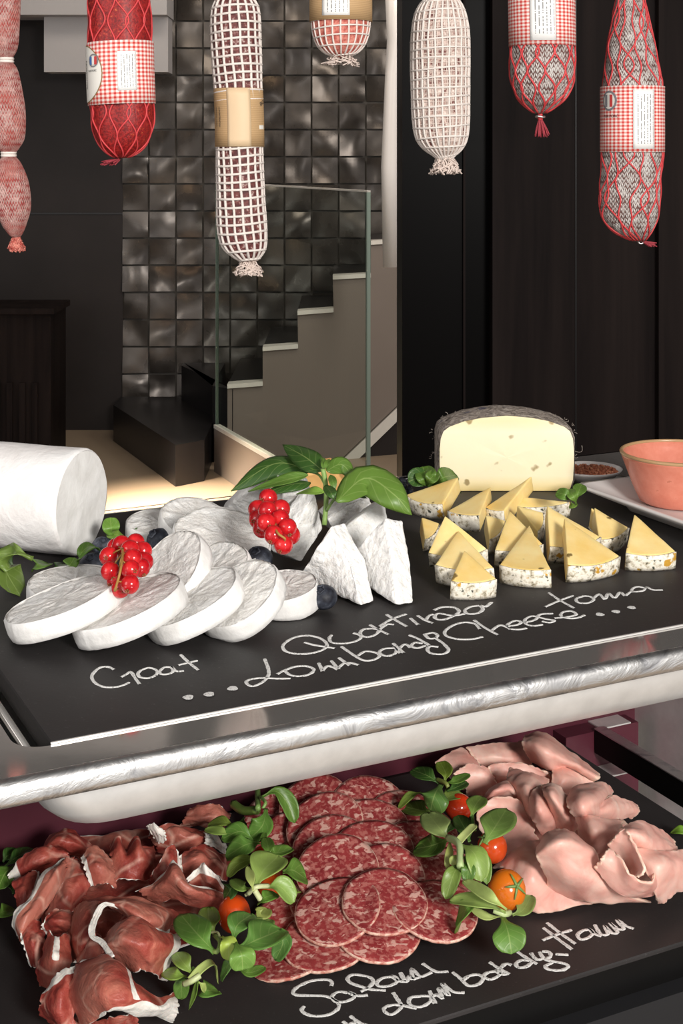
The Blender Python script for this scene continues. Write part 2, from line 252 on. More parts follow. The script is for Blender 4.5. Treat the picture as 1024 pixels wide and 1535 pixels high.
# ------------------------------------------------------------------ mesh helpers
def obj(name, verts, faces, mat, parent=None, origin=None, smooth=True, uvs=None, attr=None, col=None):
    if parent is not None:
        origin = V(parent.location); q = parent.parent
        while q: origin += V(q.location); q = q.parent
    elif origin is None:
        n = len(verts); origin = V((sum(v[0] for v in verts)/n, sum(v[1] for v in verts)/n, min(v[2] for v in verts)))
    me = bpy.data.meshes.new(name)
    me.from_pydata([tuple(V(v)-origin) for v in verts], [], faces)
    if smooth: me.polygons.foreach_set('use_smooth', [True]*len(me.polygons))
    if uvs:
        lay = me.uv_layers.new(name='UVMap')
        for lp in me.loops: lay.data[lp.index].uv = uvs[lp.vertex_index]
    if attr:
        for k, vals in attr.items():
            a = me.attributes.new(k, 'FLOAT', 'POINT'); a.data.foreach_set('value', vals)
    me.materials.append(MAT[mat] if isinstance(mat, str) else mat); me.update()
    o = bpy.data.objects.new(name, me); COL.objects.link(o)
    if parent is not None: o.parent = parent
    else: o.location = origin
    if col: o.color = (*col, 1)
    return o
def tag(o, label, cat, group=None):
    o['label'] = label; o['category'] = cat
    if group: o['group'] = group
    return o
def empty(name, loc, label=None, cat=None, group=None):
    o = bpy.data.objects.new(name, None); COL.objects.link(o); o.location = loc; o.empty_display_size = 0.02
    if label: tag(o, label, cat, group)
    return o
def struct(o): o['kind'] = 'structure'; return o

class MB:
    def __init__(s): s.v = []; s.f = []; s.uv = []
    def add(s, vs, fs, uv=None):
        k = len(s.v); s.v += [V(x) for x in vs]; s.f += [tuple(i+k for i in q) for q in fs]
        if uv: s.uv += uv
        return s
    def box(s, c0, c1, tr=None):
        (x0, y0, z0), (x1, y1, z1) = c0, c1
        p = [(x0, y0, z0), (x1, y0, z0), (x1, y1, z0), (x0, y1, z0), (x0, y0, z1), (x1, y0, z1), (x1, y1, z1), (x0, y1, z1)]
        if tr: p = [tr(*q) for q in p]
        return s.add(p, [(0, 3, 2, 1), (4, 5, 6, 7), (0, 1, 5, 4), (1, 2, 6, 5), (2, 3, 7, 6), (3, 0, 4, 7)])
    def tube(s, pts, r, n=6, flat=None):
        pts = [V(p) for p in pts]; m = len(pts); rr = r if isinstance(r, (list, tuple)) else [r]*m
        vs = []; fs = []; nrm = None
        for i in range(m):
            t = (pts[min(i+1, m-1)]-pts[max(i-1, 0)])
            t = t.normalized() if t.length > 1e-9 else V((0, 0, 1))
            if nrm is None:
                nrm = t.orthogonal().normalized() if flat is None else V(flat)
            nrm = (nrm - t*nrm.dot(t)); nrm = nrm.normalized() if nrm.length > 1e-6 else t.orthogonal().normalized()
            bi = t.cross(nrm)
            for k in range(n):
                a = 2*PI*k/n; vs.append(pts[i]+(nrm*math.cos(a)+bi*math.sin(a))*rr[i])
        for i in range(m-1):
            for k in range(n): fs.append((i*n+k, i*n+(k+1) % n, (i+1)*n+(k+1) % n, (i+1)*n+k))
        fs.append(tuple(range(n-1, -1, -1))); fs.append(tuple((m-1)*n+k for k in range(n)))
        return s.add(vs, fs)
    def ball(s, c, r, nu=16, nv=10, sq=(1, 1, 1)):
        c = V(c); vs = [c+V((0, 0, -r*sq[2]))]; fs = []
        for j in range(1, nv):
            ph = -PI/2+PI*j/nv
            for i in range(nu):
                a = 2*PI*i/nu; vs.append(c+V((r*sq[0]*math.cos(ph)*math.cos(a), r*sq[1]*math.cos(ph)*math.sin(a), r*sq[2]*math.sin(ph))))
        vs.append(c+V((0, 0, r*sq[2]))); L = len(vs)-1
        for i in range(nu):
            fs.append((0, 1+(i+1) % nu, 1+i)); fs.append((L, L-nu+i, L-nu+(i+1) % nu))
            for j in range(nv-2): fs.append((1+j*nu+i, 1+j*nu+(i+1) % nu, 1+(j+1)*nu+(i+1) % nu, 1+(j+1)*nu+i))
        return s.add(vs, fs)
    def lathe(s, c, prof, n=48):
        c = V(c); vs = []; fs = []; m = len(prof)
        for r, z in prof:
            for k in range(n): vs.append(c+V((r*math.cos(2*PI*k/n), r*math.sin(2*PI*k/n), z)))
        for i in range(m-1):
            for k in range(n): fs.append((i*n+k, i*n+(k+1) % n, (i+1)*n+(k+1) % n, (i+1)*n+k))
        return s.add(vs, fs)
    def build(s, name, mat, parent=None, **kw): return obj(name, s.v, s.f, mat, parent, uvs=s.uv or None, **kw)

def solid(o, t, off=0.0):
    m = o.modifiers.new('thickness', 'SOLIDIFY'); m.thickness = t; m.offset = off; return o
def bevel(o, wd, seg=2):
    m = o.modifiers.new('bevel', 'BEVEL'); m.width = wd; m.segments = seg; m.limit_method = 'ANGLE'; return o
def smoothm(o, lv=1):
    m = o.modifiers.new('sub', 'SUBSURF'); m.levels = lv; m.render_levels = lv; return o
def cr(p, t):                                       # Catmull-Rom along a list of vectors, t in [0, 1]
    n = len(p)-1; x = min(max(t, 0), 1)*n; i = min(int(x), n-1); f = x-i
    p1, p2 = p[i], p[i+1]; p0 = p[i-1] if i > 0 else p1*2-p2; p3 = p[i+2] if i+2 <= n else p2*2-p1
    return ((p1*2)+(p2-p0)*f+(p0*2-p1*5+p2*4-p3)*f*f+(p1*3-p0-p2*3+p3)*f**3)*0.5
def crs(pts, n): return [cr(pts, k/(n-1)) for k in range(n)]
def nz(p, s): return mnoise.noise(V(p)*s)
def TXT(body, size):                                # letter outlines as flat triangles
    cu = bpy.data.curves.new('t', 'FONT'); cu.body = body; cu.size = size; cu.align_x = 'CENTER'; cu.align_y = 'CENTER'
    o = bpy.data.objects.new('t', cu); COL.objects.link(o)
    me = o.to_mesh(); vs = [tuple(v.co) for v in me.vertices]; fs = [tuple(p.vertices) for p in me.polygons]
    o.to_mesh_clear(); bpy.data.objects.remove(o); bpy.data.curves.remove(cu); return vs, fs

# ------------------------------------------------------------------ the setting
mb = MB().box((-3.2, 0.2, -0.04), (3.2, 8.0, 0.0)); struct(mb.build('floor', 'floor', smooth=False))
YW = 6.95
def tile_wall():
    x0 = (183-512)/F*YW; p = 40.6*YW/F; z0 = H-(641-YH)/F*YW
    ncol, nrow = 12, 20; m = MB(); G = 6
    for r in range(nrow):
        for c in range(ncol):
            tx, tz = random.gauss(0, 0.10), random.gauss(0, 0.12); kind = random.choice((-1, 1)); vs = []; dep = random.uniform(0.004, 0.010)
            wv_, ph = random.uniform(0, PI), random.uniform(0, 6)
            for j in range(G+1):
                for i in range(G+1):
                    a, b = i/G, j/G; e = 0.035
                    x = x0+p*(c+e+(1-2*e)*a); z = z0+p*(r+e+(1-2*e)*b)
                    bulge = (1-(2*a-1)**2)*(1-(2*b-1)**2)*kind*dep
                    wob = math.sin((a*math.cos(wv_)+b*math.sin(wv_))*5+ph)*0.0035
                    vs.append((x, YW-0.012+tx*(a-.5)*p*0.7+tz*(b-.5)*p*0.7-bulge-wob, z))
            m.add(vs, [(j*(G+1)+i, j*(G+1)+i+1, (j+1)*(G+1)+i+1, (j+1)*(G+1)+i) for j in range(G) for i in range(G)])
    b = MB().box((x0-0.05, YW+0.01, 0), (x0+p*ncol+0.3, YW+0.12, 3.4)).build('wall_back', 'grout', smooth=False); struct(b)
    t = m.build('tile_facing', 'tile', b); return b
tile_wall()
b = MB().box((-3.2, 6.94, 0), ((184-512)/F*6.94, 7.07, 3.4)).build('wall_left', 'dark_stone', smooth=False); struct(b)
zj = H-(320-YH)/F*6.94
MB().box((-3.0, 6.935, zj-0.004), ((184-512)/F*6.94, 6.941, zj+0.004)).build('joint', 'black_stone', b, smooth=False)
b = MB().box((-3.2, 6.30, H+(YH-22)/F*6.3), ((250-512)/F*6.3, 6.56, 3.4)).build('trim_1', 'plaster', smooth=False); struct(b)
b = MB().box(((66-512)/F*6.4, 6.40, H+(YH-108)/F*6.4), ((252-512)/F*6.4, 6.56, H+(YH-24)/F*6.4)).build('trim_2', 'plaster', smooth=False); struct(b)
b = MB().box((-3.2, 1.6, 3.4), (3.2, 8.0, 3.5)).build('ceiling', 'dark_stone', smooth=False); struct(b)
# dark low cabinet at the left
cz = H-(470-YH)/F*6.2; cx1 = (76-512)/F*6.2
cab = empty('low_cabinet', (cx1-0.5, 6.2, 0), 'dark wooden low cabinet against the left stone wall', 'cabinet')
MB().box((cx1-1.2, 6.2, 0), (cx1, 6.54, cz)).build('body', 'dark_wood', cab, smooth=False)
MB().box((cx1-1.25, 6.17, cz), (cx1+0.02, 6.54, cz+0.025)).build('top_panel', 'dark_wood', cab, smooth=False)
m = MB()
for k in range(7): m.box((cx1-0.08-k*0.055, 6.188, 0.06), (cx1-0.055-k*0.055, 6.2, cz-0.3))
m.build('slats', 'dark_wood', cab, smooth=False)
# dark panelling at the right
YR = 3.1
def panel(x0, x1, Y, mat, name, dy=0.0):
    o = MB().box(((x0-512)/F*Y, Y-dy, 0), ((x1-512)/F*Y, Y+0.3, 3.39)).build(name, mat, smooth=False); return struct(o)
panel(603, 694, YR, 'gloss_black', 'door_1'); panel(694, 737, YR+0.05, 'gloss_black', 'trim_3'); panel(737, 980, YR, 'dark_wood', 'wall_right', 0.02)
panel(980, 1300, YR, 'dark_wood', 'wall_far_right', 0.05)
m = MB().box(((694-512)/F*YR, YR-0.012, 0), ((697-512)/F*YR, YR+0.05, 3.39)); struct(m.build('trim_4', 'dark_wood', smooth=False))
m = MB().box(((860-512)/F*YR, YR-0.022, 0), ((862-512)/F*YR, YR-0.019, 3.39)); struct(m.build('trim_5', 'black', smooth=False))
# stairs: dark steps, taupe stringer with a pale edge, glass balustrade on a low kerb
zig = [(341, 577), (394, 573), (394, 521), (447, 517), (446, 467), (500, 463), (499, 414), (556, 411), (556, 362), (604, 359)]
YS = 6.15
def sp(x, y, d=0): # on the stringer plane, which recedes to the right
    k = (x-512)/F; Y = (YS+0.14)/(1-0.36*k); return PY(x, y, Y)+V((0, d, 0))
def stringer():
    poly = [(341, 640)]+zig+[(604, 600), (510, 690), (425, 690), (330, 690)]
    vs = [sp(*p) for p in poly]+[sp(*p, 0.06) for p in poly]; n = len(poly)
    fs = [tuple(range(n-1, -1, -1)), tuple(range(n, 2*n))]+[(i, (i+1) % n, (i+1) % n+n, i+n) for i in range(n)]
    st = empty('staircase', sp(341, 640), 'dark staircase with a taupe stepped side panel and pale edges', 'staircase')
    obj('stringer', vs, fs, 'taupe', st, smooth=False)
    for k in range(0, len(zig)-1):
        a, b = zig[k], zig[k+1]
        p0, p1 = sp(*a, -0.012), sp(*b, -0.012)
        if k % 2 == 0:
            m = MB(); d = V((0, 0, 0.014)); e = V((0, 0.08, 0)); m.add([p0-d, p1-d, p1-d+e, p0-d+e, p0+d*.3, p1+d*.3, p1+d*.3+e, p0+d*.3+e], [(0, 3, 2, 1), (4, 5, 6, 7), (0, 1, 5, 4), (1, 2, 6, 5), (2, 3, 7, 6), (3, 0, 4, 7)])
            m.build('tread_edge', 'pale_trim', st, smooth=False)
            m = MB(); q0, q1 = sp(*a, 0.06), sp(*b, 0.06); yb = YW-0.05
            m.add([V((q0.x, q0.y, 0)), V((q1.x, q1.y, 0)), V((q1.x, yb, 0)), V((q0.x, yb, 0)), q0, q1, V((q1.x, yb, q1.z)), V((q0.x, yb, q0.z))], [(0, 3, 2, 1), (4, 5, 6, 7), (0, 1, 5, 4), (1, 2, 6, 5), (2, 3, 7, 6), (3, 0, 4, 7)])
            m.build('step', 'black_stone', st, smooth=False)
    # skirting slanting up to the right, dark cupboard below it
    p = [(508, 694), (604, 602), (604, 622), (530, 694)]
    vs = [sp(*q, -0.02) for q in p]+[sp(*q, 0.03) for q in p]
    obj('slanted_edge', vs, [(3, 2, 1, 0), (4, 5, 6, 7), (0, 1, 5, 4), (1, 2, 6, 5), (2, 3, 7, 6), (3, 0, 4, 7)], 'pale_trim', st, smooth=False)
    p = [(530, 694), (604, 622), (604, 780), (530, 780)]
    vs = [sp(*q) for q in p]+[sp(*q, 0.05) for q in p]
    obj('under_panel', vs, [(3, 2, 1, 0), (4, 5, 6, 7), (0, 1, 5, 4), (1, 2, 6, 5), (2, 3, 7, 6), (3, 0, 4, 7)], 'dark_stone', st, smooth=False)
    # two wide first steps coming out of the wall at the left
    for x0, x1, y0, z in ((170, 330, 607, 0.17), (272, 345, 548, 0.335)):
        A = PZ(x0, y0, z); d = V((0.40, -0.92, 0)).normalized(); L = 1.0 if z < 0.2 else 0.75
        B = A+d*L; q = [A, B, V((-0.565, B.y+0.1, z)), V((-0.565, YW-0.05, z)), V((A.x, YW-0.05, z))]
        vs = [V((p.x, p.y, 0.001)) for p in q]+q; n = 5
        o = obj('wide_step', vs, [tuple(range(n-1, -1, -1)), tuple(range(n, 2*n))]+[(i, (i+1) % n, (i+1) % n+n, i+n) for i in range(n)], 'black_stone', st, smooth=False)
stringer()
def glass():
    A = PZ(325, 636, 0.2); B = PZ(553, 766, 0.2); d = (B-A).normalized(); s = V((-d.y, d.x, 0))
    if s.x > 0: s = -s
    k = empty('stair_kerb', V((A.x, A.y, 0)), 'low dark kerb with a pale top edge under the glass balustrade', 'kerb')
    B2 = A+d*1.85
    def bx(p, q, z0, z1, t, name, mat, par):
        vs = [p-s*t+V((0, 0, z0-p.z)), q-s*t+V((0, 0, z0-q.z)), q+s*t+V((0, 0, z0-q.z)), p+s*t+V((0, 0, z0-p.z))]
        vs += [v+V((0, 0, z1-z0)) for v in vs]
        return obj(name, vs, [(0, 3, 2, 1), (4, 5, 6, 7), (0, 1, 5, 4), (1, 2, 6, 5), (2, 3, 7, 6), (3, 0, 4, 7)], mat, par, smooth=False)
    bx(A, B2, 0.0, 0.185, 0.012, 'base', 'taupe', k); bx(A, B2, 0.185, 0.20, 0.014, 'top_edge', 'pale_trim', k)
    g = empty('glass_balustrade', A, 'clear glass balustrade panel standing on the kerb before the stairs', 'balustrade')
    bx(A+d*0.008, B-d*0.008, 0.2005, 1.225, 0.006, 'pane', 'glass', g)
    bx(A, A+d*0.008, 0.2005, 1.225, 0.006, 'edge', 'glass_edge', g); bx(B-d*0.012, B, 0.2005, 1.225, 0.006, 'edge', 'glass_edge', g)
    bx(A, B, 1.225, 1.231, 0.006, 'top_edge', 'pale_trim', g)
glass()
# solid white strip modelled as the window reflection on the glass
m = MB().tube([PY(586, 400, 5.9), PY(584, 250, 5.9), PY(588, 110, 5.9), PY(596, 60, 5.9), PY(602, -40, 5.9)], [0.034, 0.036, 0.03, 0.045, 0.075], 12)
tag(m.build('reflection_strip', 'porcelain'), 'slim white flaring strip shaped as a window reflection beside the tiled wall', 'reflection')

# ------------------------------------------------------------------ the display trolley
tro = empty('display_trolley', T(0.3, 0.2, 0), 'stainless steel two tier display trolley with wine red back panel', 'trolley')
def rrect(a0, b0, a1, b1, r, n=6):
    pts = []
    for (cx, cy, s) in ((a1-r, b1-r, 0), (a0+r, b1-r, 1), (a0+r, b0+r, 2), (a1-r, b0+r, 3)):
        for k in range(n+1):
            an = (s+k/n)*PI/2; pts.append((cx+r*math.cos(an), cy+r*math.sin(an)))
    return pts
A0, A1, B0, B1 = -0.75, 1.05, -0.030, 0.444
SA1 = 0.62; SB1 = 0.432
hole = rrect(-0.017, -0.002, SA1+0.017, SB1+0.015, 0.016)
outer = rrect(A0, B0, A1, B1, 0.006)
n = len(hole)
vs = [T(a, b, ZU-0.001) for a, b in hole]+[T(a, b, ZU-0.001) for a, b in outer]
obj('shelf_top', vs, [(i, (i+1) % n, n+(i+1) % n, n+i) for i in range(n)], 'mirror', tro, smooth=False)
# rolled front lip
prof = [(B0+0.002, ZU-0.001), (B0-0.002, ZU-0.0013), (B0-0.0045, ZU-0.003), (B0-0.0055, ZU-0.0055), (B0-0.0055, ZU-0.0105), (B0-0.0045, ZU-0.0135), (B0-0.001, ZU-0.0148), (B0+0.006, ZU-0.0145), (B0+0.02, ZU-0.0145)]
vs = []; NS = 60
for i in range(NS+1):
    a = A0+(A1-A0)*i/NS
    for b_, z_ in prof: vs.append(T(a, b_, z_))
P_ = len(prof)
obj('front_lip', vs, [(i*P_+j, i*P_+j+1, (i+1)*P_+j+1, (i+1)*P_+j) for i in range(NS) for j in range(P_-1)], 'bright', tro)
# recessed pan with rounded bottom
vs = []; rings = []
for (ins, z, li) in ((0.0, ZU-0.002, 0), (0.0, ZU-0.014, 0.006), (0.001, ZU-0.028, 0.012), (0.004, ZU-0.038, 0.015), (0.010, ZU-0.046, 0.017), (0.020, ZU-0.051, 0.019), (0.04, ZU-0.052, 0.02)):
    rings.append(rrect(-0.019+ins+li, -0.010+ins, SA1+0.019-ins, SB1+0.008-ins, 0.024, 6))
    vs += [T(a, b, z) for a, b in rings[-1]]
fs = [(r*n+i, (r+1)*n+i, (r+1)*n+(i+1) % n, r*n+(i+1) % n) for r in range(6) for i in range(n)]+[tuple(6*n+i for i in range(n))]
solid(obj('pan', vs, fs, 'satin', tro), 0.001, 1)
# pan rim rail seen left of the slate
m = MB().tube([T(-0.0095, 0.006, ZU-0.006), T(-0.0095, SB1, ZU-0.006)], 0.0022, 8); m.tube([T(-0.005, 0.004, ZU-0.012), T(-0.005, SB1, ZU-0.012)], 0.0016, 8)
m.build('rim_rail', 'mirror', tro)
MB().box((-0.60, 0.028, ZL-0.026), (0.541, 0.42, ZL-0.0036), T).build('base_shelf', 'black', tro, smooth=False)
MB().box((-0.60, 0.015, 0.02), (0.541, 0.42, ZL-0.026), T).build('cabinet', 'cabinet', tro, smooth=False)
MB().box((-0.60, 0.338, ZL-0.0036), (0.636, 0.35, ZU-0.02), T).build('back_panel', 'wine', tro, smooth=False)
MB().box((0.636, -0.02, 0.02), (0.650, 0.352, ZU-0.02), T).build('side_panel', 'satin', tro, smooth=False)
MB().box((0.575, 0.02, ZL-0.013), (0.585, 0.317, ZL+0.008), T).build('side_rail', 'black', tro, smooth=False)
MB().box((0.5745, 0.02, ZL+0.008), (0.5855, 0.317, ZL+0.009), T).build('rail_edge', 'bright', tro, smooth=False)
MB().box((0.545, 0.318, ZL-0.075), (0.6243, 0.3375, ZL+0.0052), T).build('wine_block', 'wine', tro, smooth=False)
MB().box((0.583, 0.318, ZL+0.0054), (0.616, 0.3375, ZL+0.0066), T).build('ledge', 'satin', tro, smooth=False)
MB().box((0.572, 0.296, ZL-0.0272), (0.603, 0.3178, ZL-0.026), T).build('ledge', 'satin', tro, smooth=False)
MB().box((0.541, 0.03, ZL-0.080), (0.636, 0.3178, ZL-0.075), T).build('deck', 'satin', tro, smooth=False)
MB().box((0.0, -0.0017, ZU-0.0009), (0.62, -0.0006, ZU+0.0001), T).build('front_rim', 'satin', tro, smooth=False)
# posts and salami rail above the frame
def barY(x): k = (x-512)/F; return 1.3455/(1-0.4973*k)
ZR = 1.66
def barp(x): Y = barY(x); return V(((x-512)/F*Y, Y, ZR))
rail = empty('hanging_rail', V((barp(-330).x, barp(-330).y, ZU)), 'steel rail carrying the hanging salami above the trolley', 'rail')
m = MB().tube([barp(-330), barp(1330)], 0.008, 10); m.build('bar', 'bright', rail)
for x in (-330, 1330):
    q = barp(x); MB().tube([V((q.x, q.y, ZU-0.0005)), q], 0.009, 10).build('post', 'bright', rail)

# ------------------------------------------------------------------ slate boards with chalk lettering
def slate(name, a0, b0, a1, b1, z, th, label):
    m = MB().box((a0, b0, z-th), (a1, b1, z), T); o = m.build(name, 'slate', smooth=False); bevel(o, 0.0008, 1); tag(o, label, 'slate board'); return o
su = slate('slate_board', 0.0, 0.0, SA1, SB1, ZU, 0.012, 'black slate board on the upper steel shelf, chalked with three cheese names')
sl = slate('slate_board', -0.06, 0.024, 0.543, 0.328, ZL, 0.0034, 'black slate board on the lower shelf, chalked with salami and ham names')
def chalk(parent, org, sc_, strokes, z, wpx):
    x0, y0 = org; m = MB()
    for st in strokes:
        st = [V((x0+x*sc_, y0+y*sc_, 0)) for x, y in st]
        L = sum((st[i+1]-st[i]).length for i in range(len(st)-1)); k = max(6, int(L/2.5))
        pts = []
        for i in range(k):
            q = cr(st, i/(k-1)); pts.append(PZ(q.x, q.y, z))
        vs = []
        for i, p in enumerate(pts):
            t = (pts[min(i+1, k-1)]-pts[max(i-1, 0)]).normalized(); s = V((-t.y, t.x, 0))
            wd = wpx*p.y/F*0.5*(1+0.35*nz(p, 400))*1.25
            for j, o_ in enumerate((-1, -0.55, 0.55, 1)):
                vs.append(p+s*wd*o_*(1+0.2*nz(p+s*o_, 900))+V((0, 0, 0.0001 if j in (0, 3) else 0.00045)))
        m.add(vs, [(i*4+j, i*4+j+1, (i+1)*4+j+1, (i+1)*4+j) for i in range(k-1) for j in range(3)])
    return m.build('chalk_lettering', 'chalk', parent)
def dots(parent, org, sc_, pts, z, rpx):
    m = MB()
    for x, y in pts:
        c = PZ(org[0]+x*sc_, org[1]+y*sc_, z); r = rpx*c.y/F; ri = []
        for k in range(14):
            a = 2*PI*k/14; ri.append(c+V((math.cos(a)*r, math.sin(a)*r*1.25, 0.0003))*(1+0.18*math.sin(3*a+x)) if False else c+V((math.cos(a)*r*(1+0.15*math.sin(3*a+x)), math.sin(a)*r*1.2, 0.0003)))
        m.add([c+V((0, 0, 0.0006))]+ri, [(0, 1+k, 1+(k+1) % 14) for k in range(14)])
    m.build('chalk_dots', 'chalk', parent)
A_ = (120, 960); B_ = (360, 890); C_ = (660, 860)
chalk(su, A_, .3125, [[(165, 142), (135, 128), (95, 132), (62, 160), (58, 185), (80, 210), (120, 225), (170, 225), (210, 215), (235, 203)], [(195, 178), (220, 165), (243, 152), (265, 182), (287, 212)],
    [(290, 145), (330, 132), (368, 145), (365, 165), (330, 182), (290, 178), (278, 160), (292, 143)], [(440, 130), (405, 130), (383, 148), (390, 163), (425, 162), (446, 148), (438, 126), (455, 143), (470, 150), (497, 147)],
    [(483, 70), (520, 105), (570, 145)], [(470, 120), (520, 108), (563, 98)]], ZU, 4.4)
dots(su, A_, .3125, [(520, 275), (620, 260), (732, 232)], ZU, 8)
chalk(su, B_, .3125, [[(118, 315), (132, 350), (138, 380), (128, 405), (100, 430), (60, 445), (35, 435), (32, 420), (60, 410), (110, 405), (170, 408), (243, 408)],
    [(175, 388), (215, 368), (260, 352), (310, 348), (348, 358), (350, 374), (320, 392), (270, 397), (235, 388), (215, 370)],
    [(487, 255), (530, 285), (590, 320), (640, 318), (668, 300), (650, 284), (600, 278), (562, 300)],
    [(735, 262), (690, 265), (668, 282), (700, 300), (740, 290), (752, 270), (738, 256), (770, 288)], [(735, 240), (765, 265), (787, 286)], [(765, 263), (782, 246), (802, 246), (820, 262)],
    [(878, 240), (838, 235), (822, 252), (850, 262), (888, 250)], [(812, 200), (850, 215), (892, 238), (908, 250)],
    [(885, 195), (905, 215), (935, 214), (947, 200), (925, 188), (890, 195)], [(935, 212), (975, 240), (1000, 270), (975, 290), (920, 288), (898, 270), (910, 254), (952, 256)]], ZU, 4.6)
chalk(su, B_, .3125, [[(330, 203), (295, 203), (250, 215), (212, 240), (205, 260), (225, 280), (280, 290), (350, 285), (405, 265), (415, 240), (385, 215), (340, 203), (310, 200)], [(310, 235), (360, 248), (455, 263)],
    [(438, 200), (428, 215), (440, 235), (490, 240), (545, 232), (576, 216), (575, 200), (545, 190)]], ZU, 4.6)
R_ = (410, 890)
chalk(su, R_, .332, [[(455, 158), (405, 162), (392, 183), (420, 197), (460, 186), (476, 165), (450, 157)], [(437, 142), (480, 166), (522, 186)], [(478, 163), (510, 140), (545, 140)], [(512, 95), (560, 125), (605, 150)], [(475, 150), (530, 117), (598, 93)],
    [(620, 112), (640, 130), (656, 142)], [(652, 100), (685, 120), (722, 135)], [(688, 119), (702, 100), (722, 94)],
    [(722, 76), (760, 62), (810, 62), (836, 75), (828, 92), (780, 115), (745, 118), (728, 107), (738, 92), (765, 92), (810, 100), (862, 92)], [(935, 54), (890, 60), (864, 76), (880, 92), (925, 88), (946, 70), (932, 53), (958, 59), (985, 40)]], ZU, 4.7)
chalk(su, R_, .332, [[(205, 315), (214, 334), (223, 353)], [(222, 347), (240, 329), (262, 330), (292, 345)], [(262, 304), (280, 325), (296, 344)], [(292, 338), (316, 316), (345, 313), (386, 323)], [(297, 291), (325, 312), (346, 326)]], ZU, 4.7)
chalk(su, C_, .3418, [
    [(175, 245), (150, 220), (100, 215), (50, 230), (20, 255), (30, 275), (80, 288), (140, 288), (185, 278)], [(150, 205), (200, 240), (255, 270)], [(225, 250), (258, 228), (285, 232), (310, 246)],
    [(285, 232), (335, 226), (355, 213), (330, 207), (297, 222), (300, 240), (340, 246), (378, 240)], [(362, 217), (408, 206), (426, 192), (400, 187), (372, 202), (378, 222), (410, 230), (448, 224)],
    [(495, 176), (445, 178), (428, 189), (465, 200), (500, 206), (480, 216), (448, 210)], [(500, 196), (560, 190), (597, 180), (575, 165), (537, 170), (530, 186), (560, 196), (600, 195), (632, 183)]], ZU, 4.4)
chalk(su, C_, .3418, [[(477, 85), (530, 120), (590, 153)], [(458, 147), (520, 120), (582, 97)], [(630, 99), (597, 110), (605, 127), (645, 130), (673, 115), (657, 101), (622, 98)],
    [(672, 108), (698, 90), (722, 113), (738, 86), (765, 108), (788, 82), (812, 100)], [(812, 98), (835, 80), (850, 82)], [(905, 65), (865, 58), (840, 70), (850, 80), (890, 75), (905, 60), (935, 72), (975, 72)]], ZU, 4.2)
dots(su, C_, .3418, [(700, 180), (772, 168), (840, 150)], ZU, 6.5)
D_ = (420, 1420); E_ = (660, 1370)
chalk(sl, D_, .2734, [[(280, 215), (282, 190), (250, 178), (170, 185), (100, 215), (70, 245), (90, 262), (170, 265), (240, 268), (290, 285), (322, 315), (310, 345), (260, 372), (190, 378), (140, 365), (118, 345), (130, 325)],
    [(370, 250), (320, 245), (285, 268), (300, 295), (350, 300), (400, 280), (405, 258), (370, 246), (405, 262), (440, 267), (480, 263)], [(440, 245), (480, 225), (508, 195), (500, 170), (450, 155), (395, 152), (370, 170), (385, 195), (440, 215), (500, 232), (580, 237)],
    [(610, 162), (560, 170), (530, 195), (545, 215), (600, 212), (640, 190), (635, 165), (610, 158), (650, 185), (690, 188)], [(660, 140), (690, 190), (710, 158), (728, 178), (720, 118), (768, 160), (800, 152), (830, 138)], [(782, 90), (830, 122), (865, 136), (922, 133)], [(728, 176), (765, 165)]], ZL, 5.2)
chalk(sl, D_, .2734, [[(620, 250), (640, 280), (665, 320), (650, 345), (610, 370), (575, 355), (570, 335), (600, 320), (660, 318), (750, 338)], [(770, 270), (720, 275), (705, 300), (730, 325), (780, 325), (825, 295), (820, 270), (768, 268)],
    [(820, 240), (850, 312)], [(835, 270), (860, 262), (890, 282), (870, 225), (925, 265), (890, 200), (950, 245), (1012, 250)], [(345, 408), (380, 432), (410, 450)], [(385, 378), (430, 412), (480, 430)], [(370, 430), (395, 415), (420, 420)]], ZL, 5.2)
chalk(sl, E_, .3027, [[(62, 290), (100, 320), (140, 356), (190, 348), (212, 320), (190, 302), (145, 307), (112, 330)], [(268, 285), (228, 294), (218, 314), (250, 325), (290, 306), (300, 286), (272, 282), (305, 300), (330, 298)], [(245, 240), (290, 270), (345, 300)], [(298, 268), (325, 247), (355, 255)],
    [(440, 232), (400, 230), (375, 247), (388, 266), (425, 262), (452, 242)], [(385, 190), (430, 220), (482, 250)], [(450, 195), (478, 226), (510, 220), (500, 205), (492, 190)], [(505, 186), (540, 190), (545, 212), (520, 225), (560, 236), (620, 248), (632, 264), (595, 280), (540, 276), (520, 260), (555, 242)]], ZL, 5.2)
chalk(sl, E_, .3027, [[(530, 45), (600, 100), (672, 150)], [(512, 70), (590, 130), (655, 178)], [(505, 132), (570, 105), (650, 80)], [(570, 200), (635, 203)], [(745, 75), (703, 85), (680, 105), (695, 126), (730, 120), (757, 95), (735, 74), (765, 100), (800, 112)],
    [(765, 55), (795, 100), (830, 100), (815, 60), (850, 95), (878, 90), (840, 45), (880, 75), (908, 72), (875, 30), (920, 60), (960, 75)]], ZL, 5.2)

